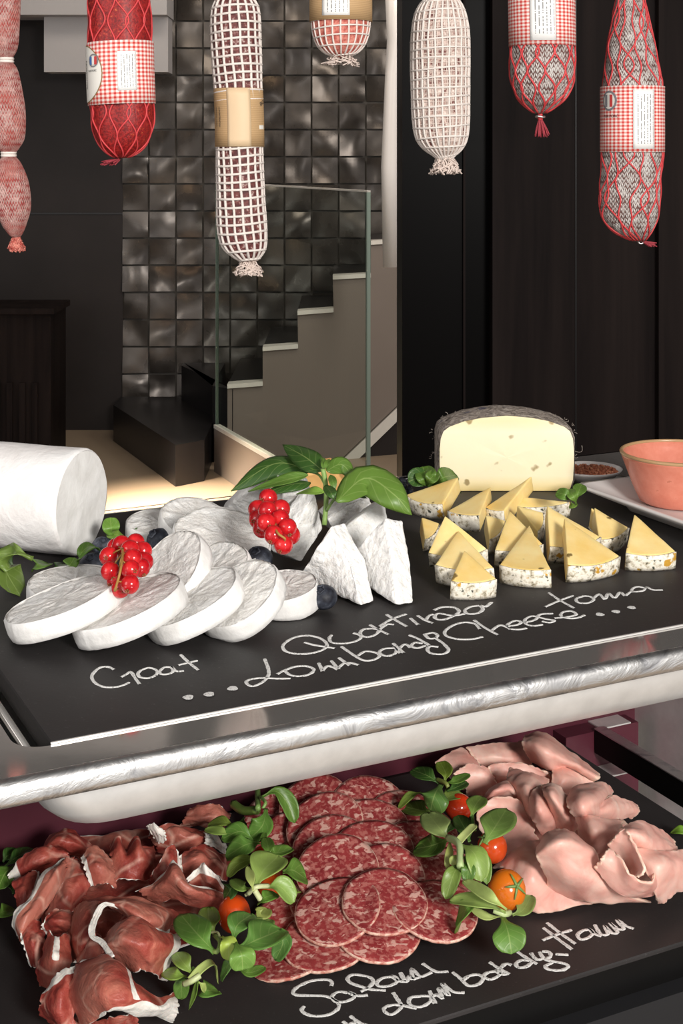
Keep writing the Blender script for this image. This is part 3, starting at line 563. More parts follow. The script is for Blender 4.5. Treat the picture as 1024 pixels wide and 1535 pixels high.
# ------------------------------------------------------------------ hanging salami
class Sal:
    def __init__(s, name, prof, label, hang=True, groove=0.0, wob=0.0, noise_r=0.012):
        mx = sum(p[1] for p in prof)/len(prof); s.Y = barY(mx); s.px = s.Y/F
        s.P = [V((p[1], p[0], p[2])) for p in prof]; s.groove = groove; s.nr = noise_r; s.seed = random.uniform(0, 50)
        s.y0, s.y1 = prof[0][0], prof[-1][0]
        top = PY(prof[0][1], prof[0][0], s.Y)
        s.root = empty(name, PY(prof[-1][1], prof[-1][0], s.Y), label, 'salami', 'salami hanging from the rail')
        rp = barp(mx); m = MB(); m.tube([V((top.x, s.Y, top.z-0.004)), V((top.x*0.5+rp.x*0.5, s.Y, (top.z+ZR)/2)), V((rp.x, s.Y, ZR+0.010))], 0.0011, 6)
        m.tube([V((rp.x, s.Y+0.0095*math.cos(a), ZR+0.0095*math.sin(a))) for a in [k*PI/8 for k in range(17)]], 0.0011, 5)
        m.build('hanging_string', 'string', s.root)
        s.ys = []
        n = len(s.P)-1
    def at(s, y):                    # interpolate profile by picture row
        P = s.P
        lo = 0; hi = len(P)-1; t0, t1 = 0.0, 1.0
        for _ in range(28):
            tm = (t0+t1)/2
            if cr(P, tm).y < y: t0 = tm
            else: t1 = tm
        q = cr(P, t0); return q.x, max(q.z, 0.6)
    def surf(s, th, y, off=0.0, smooth=False):
        cx, hw = s.at(y); r = hw*s.px
        if not smooth:
            if s.groove: r *= 1-s.groove*math.exp(-((th+0.12-0.10*math.sin((y-60)*0.03))/0.30)**2)
            r *= 1+s.nr*mnoise.noise(V((math.cos(th)*2, math.sin(th)*2, y*0.03+s.seed)))
        c = PY(cx, y, s.Y); r += off
        return c+V((math.sin(th)*r, -math.cos(th)*r, 0))
    def body(s, name, mat, y0=None, y1=None, rows=70, n=56, parent=None):
        y0 = s.y0 if y0 is None else y0; y1 = s.y1 if y1 is None else y1; vs = []; uv = []; fs = []
        for j in range(rows+1):
            y = y0+(y1-y0)*j/rows
            for i in range(n+1): th = -PI+2*PI*i/n; vs.append(s.surf(th, y)); uv.append((i/n, -y*s.px*10))
        N = n+1
        for j in range(rows):
            for i in range(n): fs.append((j*N+i, (j+1)*N+i, (j+1)*N+i+1, j*N+i+1))
        fs.append(tuple(range(n))); fs.append(tuple(rows*N+i for i in range(n-1, -1, -1)))
        return obj(name, vs, fs, mat, parent or s.root, uvs=uv)
    def net_square(s, mat, nv, dy, r, y0, y1, twist=0.0, name='netting', bulge=0.0):
        m = MB(); ys = []
        for k in range(nv):
            th0 = 2*PI*k/nv-PI; q = int((y1-y0)/4)
            m.tube([s.surf(th0+twist*(y0+(y1-y0)*i/q)/100+0.014*math.sin(i*.4+k), y0+(y1-y0)*i/q, r*0.6) for i in range(q+1)], r, 5)
        y = y0+4
        while y < y1-1:
            m.tube([s.surf(2*PI*i/40-PI, min(max(y+0.06*dy*math.sin(2*PI*i/40*2+y)+dy*0.2*math.sin(2*PI*i/40), y0), y1), r*0.9) for i in range(41)], r*0.95, 5); y += dy*(1+random.uniform(-.1, .1))
        return m.build(name, mat, s.root)
    def net_diamond(s, mat, nc, dy, r, y0, y1, jit=0.12):
        m = MB(); d = 2*PI/nc; q = int((y1-y0)/3)
        for k in range(nc):
            for sg in (-1, 1):
                pts = []
                for i in range(q+1):
                    y = y0+(y1-y0)*i/q; f = (y/dy) % 2; tri = f if f < 1 else 2-f; tri = tri*tri*(3-2*tri)
                    pts.append(s.surf((k+0.5*sg*tri)*d+jit*d*math.sin(y*0.05+k*1.7), y, r*0.7))
                m.tube(pts, r, 5)
        return m.build('netting', mat, s.root)
    def band(s, name, mat, y0, y1, off=0.0014, tilt=0.0, n=64, pad=0.0):
        r = max(s.at(y0+(y1-y0)*k/8)[1] for k in range(9))*s.px+off; vs = []; uv = []; fs = []
        for j in range(5):
            y = y0+(y1-y0)*j/4; cx, _ = s.at(y); 
            for i in range(n+1):
                th = -PI+2*PI*i/n; c = PY(cx, y+tilt*math.sin(th), s.Y); vs.append(c+V((math.sin(th)*r, -math.cos(th)*r, 0))); uv.append((i/n, -(y)*s.px*10))
        for j in range(4):
            for i in range(n): fs.append((j*(n+1)+i, (j+1)*(n+1)+i, (j+1)*(n+1)+i+1, j*(n+1)+i+1))
        s.br = r; s.btilt = tilt
        return solid(obj(name, vs, fs, mat, s.root, uvs=uv), 0.0005, 1)
    def onband(s, th, y, off):
        cx, _ = s.at(y); c = PY(cx, y+s.btilt*math.sin(th), s.Y); r = s.br+off; return c+V((math.sin(th)*r, -math.cos(th)*r, 0))
    def sticker(s, par, name, mat, th0, th1, y0, y1, off=0.0006):
        vs = []; uv = []
        for j in range(9):
            for i in range(9): vs.append(s.onband(th0+(th1-th0)*i/8, y0+(y1-y0)*j/8, off)); uv.append((i/8, 1-j/8))
        return solid(obj(name, vs, [(j*9+i, (j+1)*9+i, (j+1)*9+i+1, j*9+i+1) for j in range(8) for i in range(8)], mat, par, uvs=uv), 0.0002, 1)
    def disc(s, par, name, mat, th, y, rt, ry, off, a0=0, a1=2*PI, inner=0.0):
        vs = []; n = 28
        for k in range(n+1):
            a = a0+(a1-a0)*k/n
            for f in [inner+(1-inner)*q/8 for q in range(9)]: vs.append(s.onband(th+rt*f*math.cos(a), y-ry*f*math.sin(a), off))
        return obj(name, vs, [(k*9+j, k*9+j+1, (k+1)*9+j+1, (k+1)*9+j) for k in range(n) for j in range(8)], mat, par)
    def text(s, par, body, th, y, size, off, rot=0.0, mat='ink'):
        vs, fs = TXT(body, size); c, si = math.cos(rot), math.sin(rot); out = []
        for x, yy, _ in vs:
            X, Y2 = x*c-yy*si, x*si+yy*c; out.append(s.onband(th+X*s.px/s.br, y-Y2, off))
        return obj('print', out, fs, mat, par, smooth=False)
    def tassel(s, cx, y0, y1, wd, mat, lean=0.0, n=26, name='tassel'):
        m = MB(); z0 = PY(cx, y0, s.Y)
        for k in range(n):
            a = random.uniform(0, 2*PI); q = math.sqrt(random.random()); e = PY(cx+lean+wd*q*math.cos(a), y1+random.uniform(-3, 3), s.Y)+V((0, wd*q*math.sin(a)*s.px, 0))
            mid = z0.lerp(e, 0.5)+V((math.cos(a), math.sin(a), 0))*wd*0.12*s.px
            m.tube(crs([z0+V((math.cos(a), math.sin(a), 0))*0.0012, mid, e], 6), 0.0007, 4)
        return m.build(name, mat, s.root)
    def fray(s, cx, y0, y1, wd, mat, n=60, r=0.0006):
        m = MB()
        for k in range(n):
            a = random.uniform(0, 2*PI); y = random.uniform(y0, y0+(y1-y0)*0.3); pts = []
            for i in range(6):
                q = i/5; a += random.uniform(-1.0, 1.0); rr = wd*(0.35+0.65*q)*random.uniform(0.5, 1.0)*s.px
                pts.append(PY(cx, y+(y1-y)*q*random.uniform(0.7, 1.0), s.Y)+V((rr*math.cos(a), rr*math.sin(a), 0)))
            m.tube(crs(pts, 14), r, 4)
        return m.build('frayed_end', mat, s.root)

# linked pink salami at the far left
s = Sal('linked_salami', [(-60, 4, 5), (-50, 4, 18), (-20, 4, 26), (40, 3, 26), (72, 6, 20), (90, 9, 8)], 'string of small pink knitted salami links at the far left of the rail')
s.body('link', 'pink_knit', rows=40)
PR = [(91, 9, 8), (104, 8, 18), (135, 7, 26), (170, 9, 29), (205, 12, 25), (222, 13, 16), (231, 13, 8)]
s.P = [V((p[1], p[0], p[2])) for p in PR]; s.body('link', 'pink_knit', 91, 231, 40)
PR2 = [(232, 13, 8), (246, 14, 18), (275, 17, 26), (310, 20, 26), (335, 21, 19), (350, 23, 11), (356, 24, 6)]
for y, x, h in ((90, 9, 9), (231, 13, 9)):
    c = PY(x, y, s.Y); m = MB()
    for dz in (-0.0012, 0.0012): m.tube([c+V((h*s.px*1.1*math.cos(a), h*s.px*1.1*math.sin(a), dz)) for a in [k*PI/10 for k in range(21)]], 0.0013, 6)
    m.build('tie_string', 'string_white', s.root)
s.P = [V((p[1], p[0], p[2])) for p in PR2]; s.body('link', 'pink_knit', 232, 356, 40)
s.fray(25, 352, 378, 15, 'pale_red', 70, 0.0008)

# paprika salami with gingham sleeve
s = Sal('paprika_salami', [(-70, 178, 8), (-62, 178, 26), (-40, 178, 41), (0, 179, 46), (60, 180, 47), (110, 181, 47), (160, 183, 47), (190, 184, 45), (215, 184, 36), (230, 183, 22), (237, 182, 7)], 'bright red paprika salami with red gingham sleeve and oval cream label', groove=0.10)
s.body('casing', 'paprika'); s.net_diamond('red_string', 9, 34, 0.00075, -60, 236)
b = s.band('gingham_sleeve', 'gingham', 64, 157, tilt=-2.0)
s.sticker(b, 'paper_label', 'printed', 0.05, 0.62, 80, 138)
s.disc(b, 'oval_border', 'gold', -1.25, 111, 0.86, 43, 0.0008); o = s.disc(b, 'oval_label', 'paper', -1.25, 111, 0.83, 41.5, 0.0011)
for sg, mt in ((0, 'blue'), (1, 'paper'), (2, 'redp')):
    vs = [s.onband(-0.72+(-0.15+0.1*(sg+q))*1.0, 92+yy, 0.0016) for q in (0, 1) for yy in (-6, 6)]
    obj('emblem_stripe', vs, [(0, 1, 3, 2)], mt, b, smooth=False)
s.disc(b, 'emblem_ring', 'greyp', -0.72, 92, 0.21, 10, 0.0015, inner=0.78)
s.text(b, 'PUR PORC', -0.78, 107, 4.2, 0.0015); s.text(b, 'SAUCISSON', -1.12, 112, 8, 0.0015, PI/2)
s.tassel(178, 238, 245, 15, 'tassel', -16, 40); 

# long thin netted salami with kraft sleeve
s = Sal('long_salami', [(-8, 353, 8), (-4, 353, 22), (6, 353, 31), (25, 353, 35), (70, 354, 35.5), (130, 357, 34), (180, 359, 33), (240, 359.5, 33), (300, 361, 34), (345, 363, 35), (370, 366, 31), (384, 370, 20), (392, 372, 9)], 'long thin dark salami in white square netting with a blank kraft paper sleeve')
s.body('casing', 'dark_skin'); s.net_square('string_white', 17, 12.6, 0.00125, -6, 390, 0.10)
b = s.band('kraft_sleeve', 'kraft', 133, 220)
s.sticker(b, 'sleeve_flap', 'kraft_flap', -0.42, 0.55, 133.5, 219.5)
s.text(b, 'INGREDIENTI', -0.82, 176, 5.0, 0.0008, PI/2); s.text(b, 'salame stagionato', -1.05, 176, 4.0, 0.0008, PI/2)
s.text(b, 'BIO', 1.25, 155, 9, 0.0008, 0.4); s.sticker(b, 'white_mark', 'paper', 0.98, 1.35, 188, 194)
s.fray(373, 384, 415, 25, 'string', 80, 0.0007)

# short one with kraft sleeve
s = Sal('short_salami', [(-90, 511, 8), (-80, 511, 28), (-60, 511, 40), (0, 511, 44), (34, 511, 43), (52, 511, 41), (68, 511, 35), (79, 511, 24), (86, 511, 9)], 'short pink netted salami with kraft sleeve and white label, high before the tiles')
s.body('casing', 'pale_red'); s.net_square('string_white', 22, 13, 0.0009, -80, 84)
b = s.band('kraft_sleeve', 'kraft', -60, 33); s.sticker(b, 'paper_label', 'printed', -0.62, 0.28, -30, 27)
s.fray(511, 76, 100, 30, 'string', 46, 0.0006)

# white netted one
s = Sal('netted_salami', [(-6, 662, 8), (-1, 662, 22), (6, 661, 30), (25, 660, 38), (60, 660, 42.5), (120, 660, 42.5), (180, 661, 41), (208, 662, 37), (224, 664, 27), (234, 666, 14), (242, 667, 8)], 'plump floury salami in thick cream string netting before the black door')
s.body('casing', 'floured'); s.net_square('string_white', 26, 14.5, 0.0011, -2, 240, name='netting')
s.net_square('string', 38, 6.5, 0.0005, 0, 238, name='fine_netting')
s.fray(668, 228, 262, 26, 'string', 90, 0.0008); s.fray(662, -8, 4, 28, 'red_string', 14, 0.0006)

# short gingham one
s = Sal('gingham_salami', [(-100, 812, 8), (-92, 812, 28), (-70, 812, 42), (0, 812, 46), (60, 813, 47), (100, 813, 48), (125, 813, 45.5), (148, 812, 35), (162, 811, 20), (170, 810, 7)], 'short grey knitted salami with gingham sleeve and straight hanging red tassel')
s.body('casing', 'grey_knit'); s.net_diamond('red_string', 11, 27, 0.0010, 40, 169)
b = s.band('gingham_sleeve', 'gingham', -60, 70); s.sticker(b, 'paper_label', 'printed', -0.5, 0.28, -55, 64)
c = PY(810, 175, s.Y); m = MB().tube([PY(810, 166, s.Y), PY(810, 180, s.Y)], 0.0026, 8); m.build('knot', 'red_string', s.root)
m = MB().tube([c+V((0.0042*math.cos(a), 0.0042*math.sin(a), 0.0005*math.sin(2*a))) for a in [k*PI/8 for k in range(17)]], 0.0012, 6); m.build('clip', 'bright', s.root)
s.tassel(810, 178, 203, 12, 'tassel', 3, 50)

# big pear shaped one
s = Sal('pear_shaped_salami', [(-20, 945, 8), (-10, 945, 18), (10, 945, 23), (60, 946, 33), (110, 948, 41), (130, 948, 44), (180, 948, 45), (228, 948, 45), (260, 946, 44), (295, 944, 44.5), (325, 944, 41), (345, 947, 30), (356, 953, 17), (362, 958, 7)], 'tall pear shaped grey knitted salami with gingham sleeve at the right end')
s.body('casing', 'grey_knit'); s.net_diamond('red_string', 10, 33, 0.0009, -10, 360, 0.3)
b = s.band('gingham_sleeve', 'gingham', 130, 228); s.sticker(b, 'paper_label', 'printed', -0.18, 0.52, 136, 223)
s.disc(b, 'emblem', 'greyp', -0.98, 152, 0.30, 15, 0.0008); s.disc(b, 'emblem_face', 'paper', -0.98, 152, 0.23, 12, 0.0011)
for sg, mt in ((0, 'greyp'), (2, 'redp')):
    obj('emblem_stripe', [s.onband(-0.98+(-0.15+0.1*(sg+q)), 152+yy, 0.0015) for q in (0, 1) for yy in (-9, 9)], [(0, 1, 3, 2)], mt, b, smooth=False)
s.text(b, 'PUR PORC', -0.92, 175, 6, 0.0010)
c = PY(961, 361, s.Y); m = MB().tube([c+V((0.003*math.cos(a), 0, 0.003*math.sin(a))) for a in [k*PI/8 for k in range(17)]], 0.001, 6); m.build('clip', 'bright', s.root)
s.tassel(962, 361, 367, 7, 'tassel', 16, 40)

# ------------------------------------------------------------------ goat cheese
def goat_log():
    ax = V((0.94, -0.335, 0)).normalized(); side = V((0, 0, 1)); R = 0.0392
    e = PY(124, 758, 1.062); e.z = ZU+R+0.0006; bi = ax.cross(side).normalized(); vs = []; n = 72; prof = []
    L = 0.19
    for k in range(40): prof.append((-L+L*k/39*0.985, 1.0))
    prof += [(-0.0012, 0.985), (-0.0003, 0.955)]
    for j, (x, f) in enumerate(prof):
        for i in range(n):
            a = 2*PI*i/n; r = R*f*(1+0.008*mnoise.noise(V((x*30, math.cos(a)*1.5, math.sin(a)*1.5)))+0.004*mnoise.noise(V((x*90, math.cos(a)*6, math.sin(a)*6))))
            d = side*math.cos(a)+bi*math.sin(a)
            if d.z < -0.55: r *= 1+0.006*math.sin(a*60)
            p = e+ax*x+d*r; p.z = max(p.z, ZU+0.0004); vs.append(p)
    m = len(prof); fs = [(j*n+i, (j+1)*n+i, (j+1)*n+(i+1) % n, j*n+(i+1) % n) for j in range(m-1) for i in range(n)]; fs.append(tuple(range(n-1, -1, -1)))
    o = obj('goat_cheese_log', vs, fs, 'goat_log', origin=V((e.x, e.y, ZU))+ax*(-0.09)); tag(o, 'thick white goat cheese log lying at the left end of the upper slate', 'cheese')
    vs = [e+ax*0.0012]
    for f in (0.33, 0.66, 0.9, 0.957):
        for i in range(n):
            a = 2*PI*i/n; d = side*math.cos(a)+bi*math.sin(a); p = e+d*R*f+ax*(0.0008*(1-f)-0.0004+0.0006*mnoise.noise(d*f*4)); p.z = max(p.z, ZU+0.0004); vs.append(p)
    fs = [(0, 1+i, 1+(i+1) % n) for i in range(n)]+[(1+j*n+i, 1+(j+1)*n+i, 1+(j+1)*n+(i+1) % n, 1+j*n+(i+1) % n) for j in range(3) for i in range(n)]
    obj('cut_face', vs, fs, 'goat_rind', o)
goat_log()
def goat_slice(cx, cy, h, nrm, D, t, label, ridged=True, arc=None, sx=1.0):
    c = UP(cx, cy, h); nr = V(nrm).normalized(); X = V((1, 0, 0)); X = (X-nr*X.dot(nr)).normalized(); Yv = nr.cross(X); R = D/2; n = 90; sd = random.uniform(0, 40)
    def P(a, f, d):
        r = R*f*(1+0.07*mnoise.noise(V((math.cos(a)*1.3, math.sin(a)*1.3, sd)))+0.012*mnoise.noise(V((math.cos(a)*7, math.sin(a)*7, sd)))); p = c+X*math.cos(a)*r*sx+Yv*math.sin(a)*r-nr*d; p.z = max(p.z, ZU+0.0004); return p
    vs = [P(0, 0, 0)]; fr = [0.2, 0.4, 0.6, 0.8, 0.92, 0.985]
    for f in fr:
        for i in range(n):
            a = 2*PI*i/n; vs.append(P(a, f, -0.0012*mnoise.noise(V((math.cos(a)*f*5, math.sin(a)*f*5, sd)))-0.0010*mnoise.noise(V((math.cos(a)*f*14, math.sin(a)*f*14, sd)))+0.0004))
    for i in range(n): vs.append(P(2*PI*i/n, 0.985, t))
    vs.append(P(0, 0, t)); k = len(fr)
    fs = [(0, 1+i, 1+(i+1) % n) for i in range(n)]+[(1+j*n+i, 1+(j+1)*n+i, 1+(j+1)*n+(i+1) % n, 1+j*n+(i+1) % n) for j in range(k) for i in range(n)]+[(len(vs)-1, 1+k*n+(i+1) % n, 1+k*n+i) for i in range(n)]
    o = obj('goat_cheese_slice', vs, fs, 'goat_paste', origin=V((c.x, c.y, ZU))); tag(o, label, 'cheese slice', 'goat cheese slices')
    vs = []; rows = [(0.975, -0.0006), (1.0, 0.0003), (1.008, t*0.3), (1.008, t*0.7), (1.0, t), (0.97, t+0.0004)]
    for f, d in rows:
        for i in range(n):
            a = 2*PI*i/n; rg = 0.016*math.sin(a*45+2*mnoise.noise(V((a, sd, 0)))) if ridged and 0 < d < t and mnoise.noise(V((math.cos(a)*1.5, math.sin(a)*1.5, sd+9))) > -0.15 else 0
            vs.append(P(a, f+rg+0.004*mnoise.noise(V((a*9, d*300, sd))), d))
    obj('rind', vs, [(j*n+i, (j+1)*n+i, (j+1)*n+(i+1) % n, j*n+(i+1) % n) for j in range(5) for i in range(n)], 'goat_rind', o)
    return o
GS = [
 (92, 897, 2.5, (-0.30, -0.02, 0.95), 0.073, 0.0120, 'goat cheese slice at the left end of the front row, overlapping the next', 1),
 (188, 902, 2.5, (-0.34, -0.06, 0.94), 0.073, 0.0120, 'goat cheese slice right under the front bunch of redcurrants', 1),
 (284, 893, 2.4, (-0.38, -0.14, 0.91), 0.066, 0.0120, 'goat cheese slice with ridged rind in the middle of the front row', 1),
 (355, 890, 2.4, (-0.42, -0.34, 0.84), 0.058, 0.0120, 'broad goat cheese slice leaning left above the word Goat and letter Q', 1),
 (426, 878, 1.6, (-0.12, -0.12, 0.98), 0.049, 0.0145, 'small goat cheese slice at the right end of the front row by a blueberry', 0.9),
 (252, 850, 3.2, (-0.52, -0.42, 0.74), 0.062, 0.012, 'goat cheese slice propped steeply between redcurrants and the middle row', 0.85),
 (312, 858, 2.2, (-0.34, -0.36, 0.87), 0.058, 0.012, 'goat cheese slice mostly covered, behind the ridged middle slice', 1),
 (112, 872, 1.3, (0.0, -0.05, 1.0), 0.070, 0.0125, 'goat cheese slice lying flat behind the leftmost front slice', 0.9),
 (240, 783, 1.5, (0.05, -0.15, 1.0), 0.052, 0.0145, 'goat cheese slice farthest back, behind a dark blueberry', 1),
 (298, 778, 2.3, (0.25, -0.25, 0.94), 0.060, 0.010, 'thin goat cheese slice leaning at the back over its neighbour', 1),
 (334, 801, 2.8, (0.17, -0.30, 0.93), 0.070, 0.015, 'large thick goat cheese slice lying on top at the back of the pile', 1),
 (318, 818, 1.4, (0.1, -0.1, 1.0), 0.046, 0.012, 'crumbly goat cheese slice crushed under the large top slice', 1)]
for g_ in GS: goat_slice(*g_[:7], arc=None, sx=g_[7])

# ------------------------------------------------------------------ quartirolo wedges
TEX = bpy.data.textures.new('crumb', 'CLOUDS'); TEX.noise_scale = 0.006; TEX.noise_depth = 3
TEX2 = bpy.data.textures.new('soft_crumb', 'CLOUDS'); TEX2.noise_scale = 0.02
def slab(name, poly, t, mat, label, cat, group, bev=0.0016, disp=0.0018, zf=ZU, push=None):
    pts = [V(p) for p in poly]; nrm = V((0, 0, 0))
    for i in range(len(pts)): a, b = pts[i], pts[(i+1) % len(pts)]; nrm += a.cross(b)
    nrm.normalize()
    cen = sum(pts, V((0, 0, 0)))/len(pts)
    if nrm.dot(V((0, 0, H))-cen) < 0: nrm = -nrm; pts.reverse()
    d = V(push) if push else nrm*-t
    n = len(pts); low = []
    for p in pts:
        q = p+d; q.z = max(q.z, zf+0.0006); low.append(q)
    vs = pts+low
    o = obj(name, vs, [tuple(range(n)), tuple(range(2*n-1, n-1, -1))]+[((i+1) % n, i, i+n, (i+1) % n+n) for i in range(n)], mat, origin=V((cen.x, cen.y, zf)), smooth=True)
    bevel(o, bev, 2)
    m = o.modifiers.new('s', 'SUBSURF'); m.subdivision_type = 'SIMPLE'; m.levels = 4; m.render_levels = 4
    m = o.modifiers.new('d', 'DISPLACE'); m.texture = TEX; m.strength = disp; m.mid_level = 0.5; m.texture_coords = 'GLOBAL'
    tag(o, label, cat, group); return o
QS = [
 ([(496, 788, 4.6), (475, 822, 3.2), (453, 856, 1.4), (460, 872, 0.4), (500, 890, 0.3), (541, 909, 0.2), (523, 845, 2.4)], 'white crumbly cheese triangle standing just behind the front blueberry'),
 ([(577, 775, 5.0), (550, 805, 3.5), (522, 837, 2.0), (533, 864, 0.7), (563, 888, 0.4), (593, 908, 0.2), (588, 835, 2.8)], 'white crumbly cheese triangle standing farthest right, in front of its stack'),
 ([(576, 745, 4.2), (540, 770, 3.3), (505, 803, 2.2), (522, 838, 0.6), (560, 820, 1.0), (584, 790, 2.2)], 'white crumbly cheese slab second in the right hand stack'),
 ([(552, 743, 3.6), (520, 758, 2.8), (491, 778, 2.0), (503, 802, 0.6), (540, 790, 1.0), (560, 762, 2.2)], 'white crumbly cheese slab at the back of the right hand stack'),
 ([(473, 740, 5.0), (450, 776, 3.4), (425, 831, 0.8), (452, 843, 0.3), (484, 792, 2.0)], 'white crumbly cheese triangle upright right of the back redcurrants'),
 ([(424, 737, 5.0), (470, 741, 4.4), (442, 790, 1.6), (424, 800, 1.0)], 'white crumbly cheese slab directly behind the back redcurrant bunch'),
 ([(389, 724, 4.8), (356, 744, 3.2), (325, 776, 0.8), (360, 790, 0.4), (395, 788, 0.6), (394, 748, 3.2)], 'white crumbly cheese triangle under the left basil leaf')]
for poly, lab in QS: slab('fresh_cheese_triangle', [UP(*p) for p in poly], 0.017, 'quartirolo', lab, 'cheese', 'fresh white cheese triangles')
o = slab('fruit_wedge', [UP(452, 712, 2.2), UP(500, 702, 2.8), UP(525, 737, 0.5), UP(455, 740, 0.5)], 0.02, 'cracker', 'pale orange wedge half hidden behind the basil sprig', 'fruit', None, 0.002, 0.001)
m = MB().ball(UP(522, 762, 1.0), 0.0165, 28, 18, (1.25, 0.9, 0.62)); tag(m.build('soft_cheese_lump', 'mould'), 'small greenish white soft cheese behind the crumbly slabs, right of basil stem', 'cheese')

# ------------------------------------------------------------------ tomme
def tomme():
    Y0 = 1.262; cx = (760-512)/F*Y0; D = 0.026; R = 0.0655
    prof = [(0.88, 0.0003), (0.95, 0.002), (0.985, 0.010), (1.0, 0.024), (0.998, 0.038), (0.985, 0.047), (0.95, 0.0535), (0.88, 0.0575), (0.7, 0.0625), (0.52, 0.0655), (D/R, 0.0675), (0.2, 0.069), (0.02, 0.0695)]
    vs = []; n = 44
    for f, z in prof:
        al = math.asin(min(1, D/(R*f)))
        for i in range(n+1):
            a = -al+(PI+2*al)*i/n; r = R*f*(1+0.006*mnoise.noise(V((math.cos(a)*3, math.sin(a)*3, z*60))))
            vs.append(V((cx-max(-0.0612*min(1, f+0.02), min(0.0612*min(1, f+0.02), r*math.cos(a))), max(Y0+0.0006, Y0+D+r*math.sin(a)), ZU+z+0.0010*mnoise.noise(V((math.cos(a)*f*5, math.sin(a)*f*5, 3))))))
    N = n+1; fs = [(j*N+i, j*N+i+1, (j+1)*N+i+1, (j+1)*N+i) for j in range(len(prof)-1) for i in range(n)]
    root = obj('half_cheese_wheel', vs, fs, 'tomme_crust', origin=V((cx, Y0, ZU))); tag(root, 'half wheel of pale tomme cheese with fuzzy grey crust standing at the back', 'cheese')
    hx = [(min(0.0612*min(1, f+0.02), math.sqrt(max(0, (R*f)**2-D*D))), z) for f, z in prof if R*f >= D*0.999]
    edge = [(-x, z) for x, z in hx]+[(x, z) for x, z in reversed(hx[:-1])]
    vs = []; K = len(edge); cz = 0.03; fs = []; lv = (0.0, 0.25, 0.5, 0.75, 0.93, 0.994)
    for f in lv:
        for (x, z) in edge: vs.append(V((cx+x*f, Y0+0.0006*(1 if f > 0.95 else 0)+0.0003*mnoise.noise(V((x*80, z*80, f))), ZU+cz+(z-cz)*f)))
    for j in range(len(lv)-1):
        for i in range(K): fs.append((j*K+i, j*K+(i+1) % K, (j+1)*K+(i+1) % K, (j+1)*K+i))
    obj('cut_face', vs, fs, 'tomme_cut', root)
    m = MB()
    for k in range(150):
        a = random.uniform(0, PI); f, z = random.choice(prof[1:8]); p = V((cx-R*f*math.cos(a), max(Y0+0.002, Y0+D+R*f*math.sin(a)), ZU+z))
        d = V((-math.cos(a), math.sin(a), random.uniform(0, 1.0))).normalized()*random.uniform(0.0004, 0.0014)
        m.tube(crs([p, p+d+V((random.uniform(-1, 1), random.uniform(-1, 1), random.uniform(-1, 1)))*0.0012, p+d*1.4+V((random.uniform(-1, 1), 0, random.uniform(-1, 1)))*0.0015], 5), 0.00022, 4)
    q = V((cx+0.061, Y0+0.004, ZU+0.035)); m.tube(crs([q, q+V((0.004, 0, -0.001)), q+V((0.0065, 0, 0.0005)), q+V((0.0062, 0, 0.005))], 10), 0.0003, 4)
    m.build('crust_fuzz', 'tomme_crust', root)
tomme()
WS = [
 ((696, 824, 2.5), (676, 870, 1.35), (744, 867, 1.35), 'yellow cheese wedge nearest the front, flowery rind facing out'),
 ((687, 795, 3.1), (652, 846, 1.6), (740, 850, 1.8), 'yellow cheese wedge with a brown hole, leaning just behind the front wedge'),
 ((667, 772, 3.9), (642, 828, 1.7), (730, 822, 2.1), 'yellow cheese wedge third back in the left stack'),
 ((632, 775, 2.0), (637, 808, 1.0), (659, 784, 1.6), 'small yellow cheese piece at the far left of the stacked wedges'),
 ((794, 786, 2.7), (749, 846, 1.35), (826, 853, 1.35), 'yellow cheese wedge with broken tip in the middle, greenish flowery rind'),
 ((764, 764, 3.2), (742, 824, 1.5), (814, 815, 1.7), 'yellow cheese wedge behind the one with the broken tip'),
 ((728, 771, 2.4), (734, 808, 1.2), (758, 780, 2.0), 'narrow yellow cheese piece left behind the middle wedges'),
 ((846, 776, 3.2), (851, 846, 1.35), (929, 833, 1.35), 'large yellow cheese wedge with curved rind, front of the right pair'),
 ((820, 757, 3.4), (824, 818, 1.5), (900, 804, 1.6), 'yellow cheese wedge standing behind the large curved rind wedge'),
 ((951, 770, 3.0), (938, 828, 1.35), (1013, 826, 1.35), 'yellow cheese wedge at the far right of the slate'),
 ((891, 760, 2.8), (898, 808, 1.3), (942, 790, 1.6), 'yellow cheese wedge leaning left of the far right wedge'),
 ((886, 760, 2.6), (882, 788, 1.0), (899, 800, 0.9), 'yellow cheese piece farthest back on the right, below the plate edge'),
 ((687, 715, 3.0), (609, 741, 1.5), (664, 755, 1.5), 'yellow cheese wedge touching the right basil leaf, speckled rind'),
 ((736, 729, 2.7), (672, 765, 1.5), (719, 772, 1.5), 'yellow cheese wedge lying second from left in the back row'),
 ((797, 713, 3.4), (728, 760, 1.5), (756, 765, 1.6), 'yellow cheese wedge with its tip against the half wheel'),
 ((782, 744, 2.0), (776, 760, 1.4), (853, 752, 1.7), 'flat yellow cheese wedge at the foot of the half wheel'),
 ((775, 757, 2.2), (806, 796, 0.9), (814, 768, 1.8), 'yellow cheese piece between the middle wedges and the half wheel foot')]
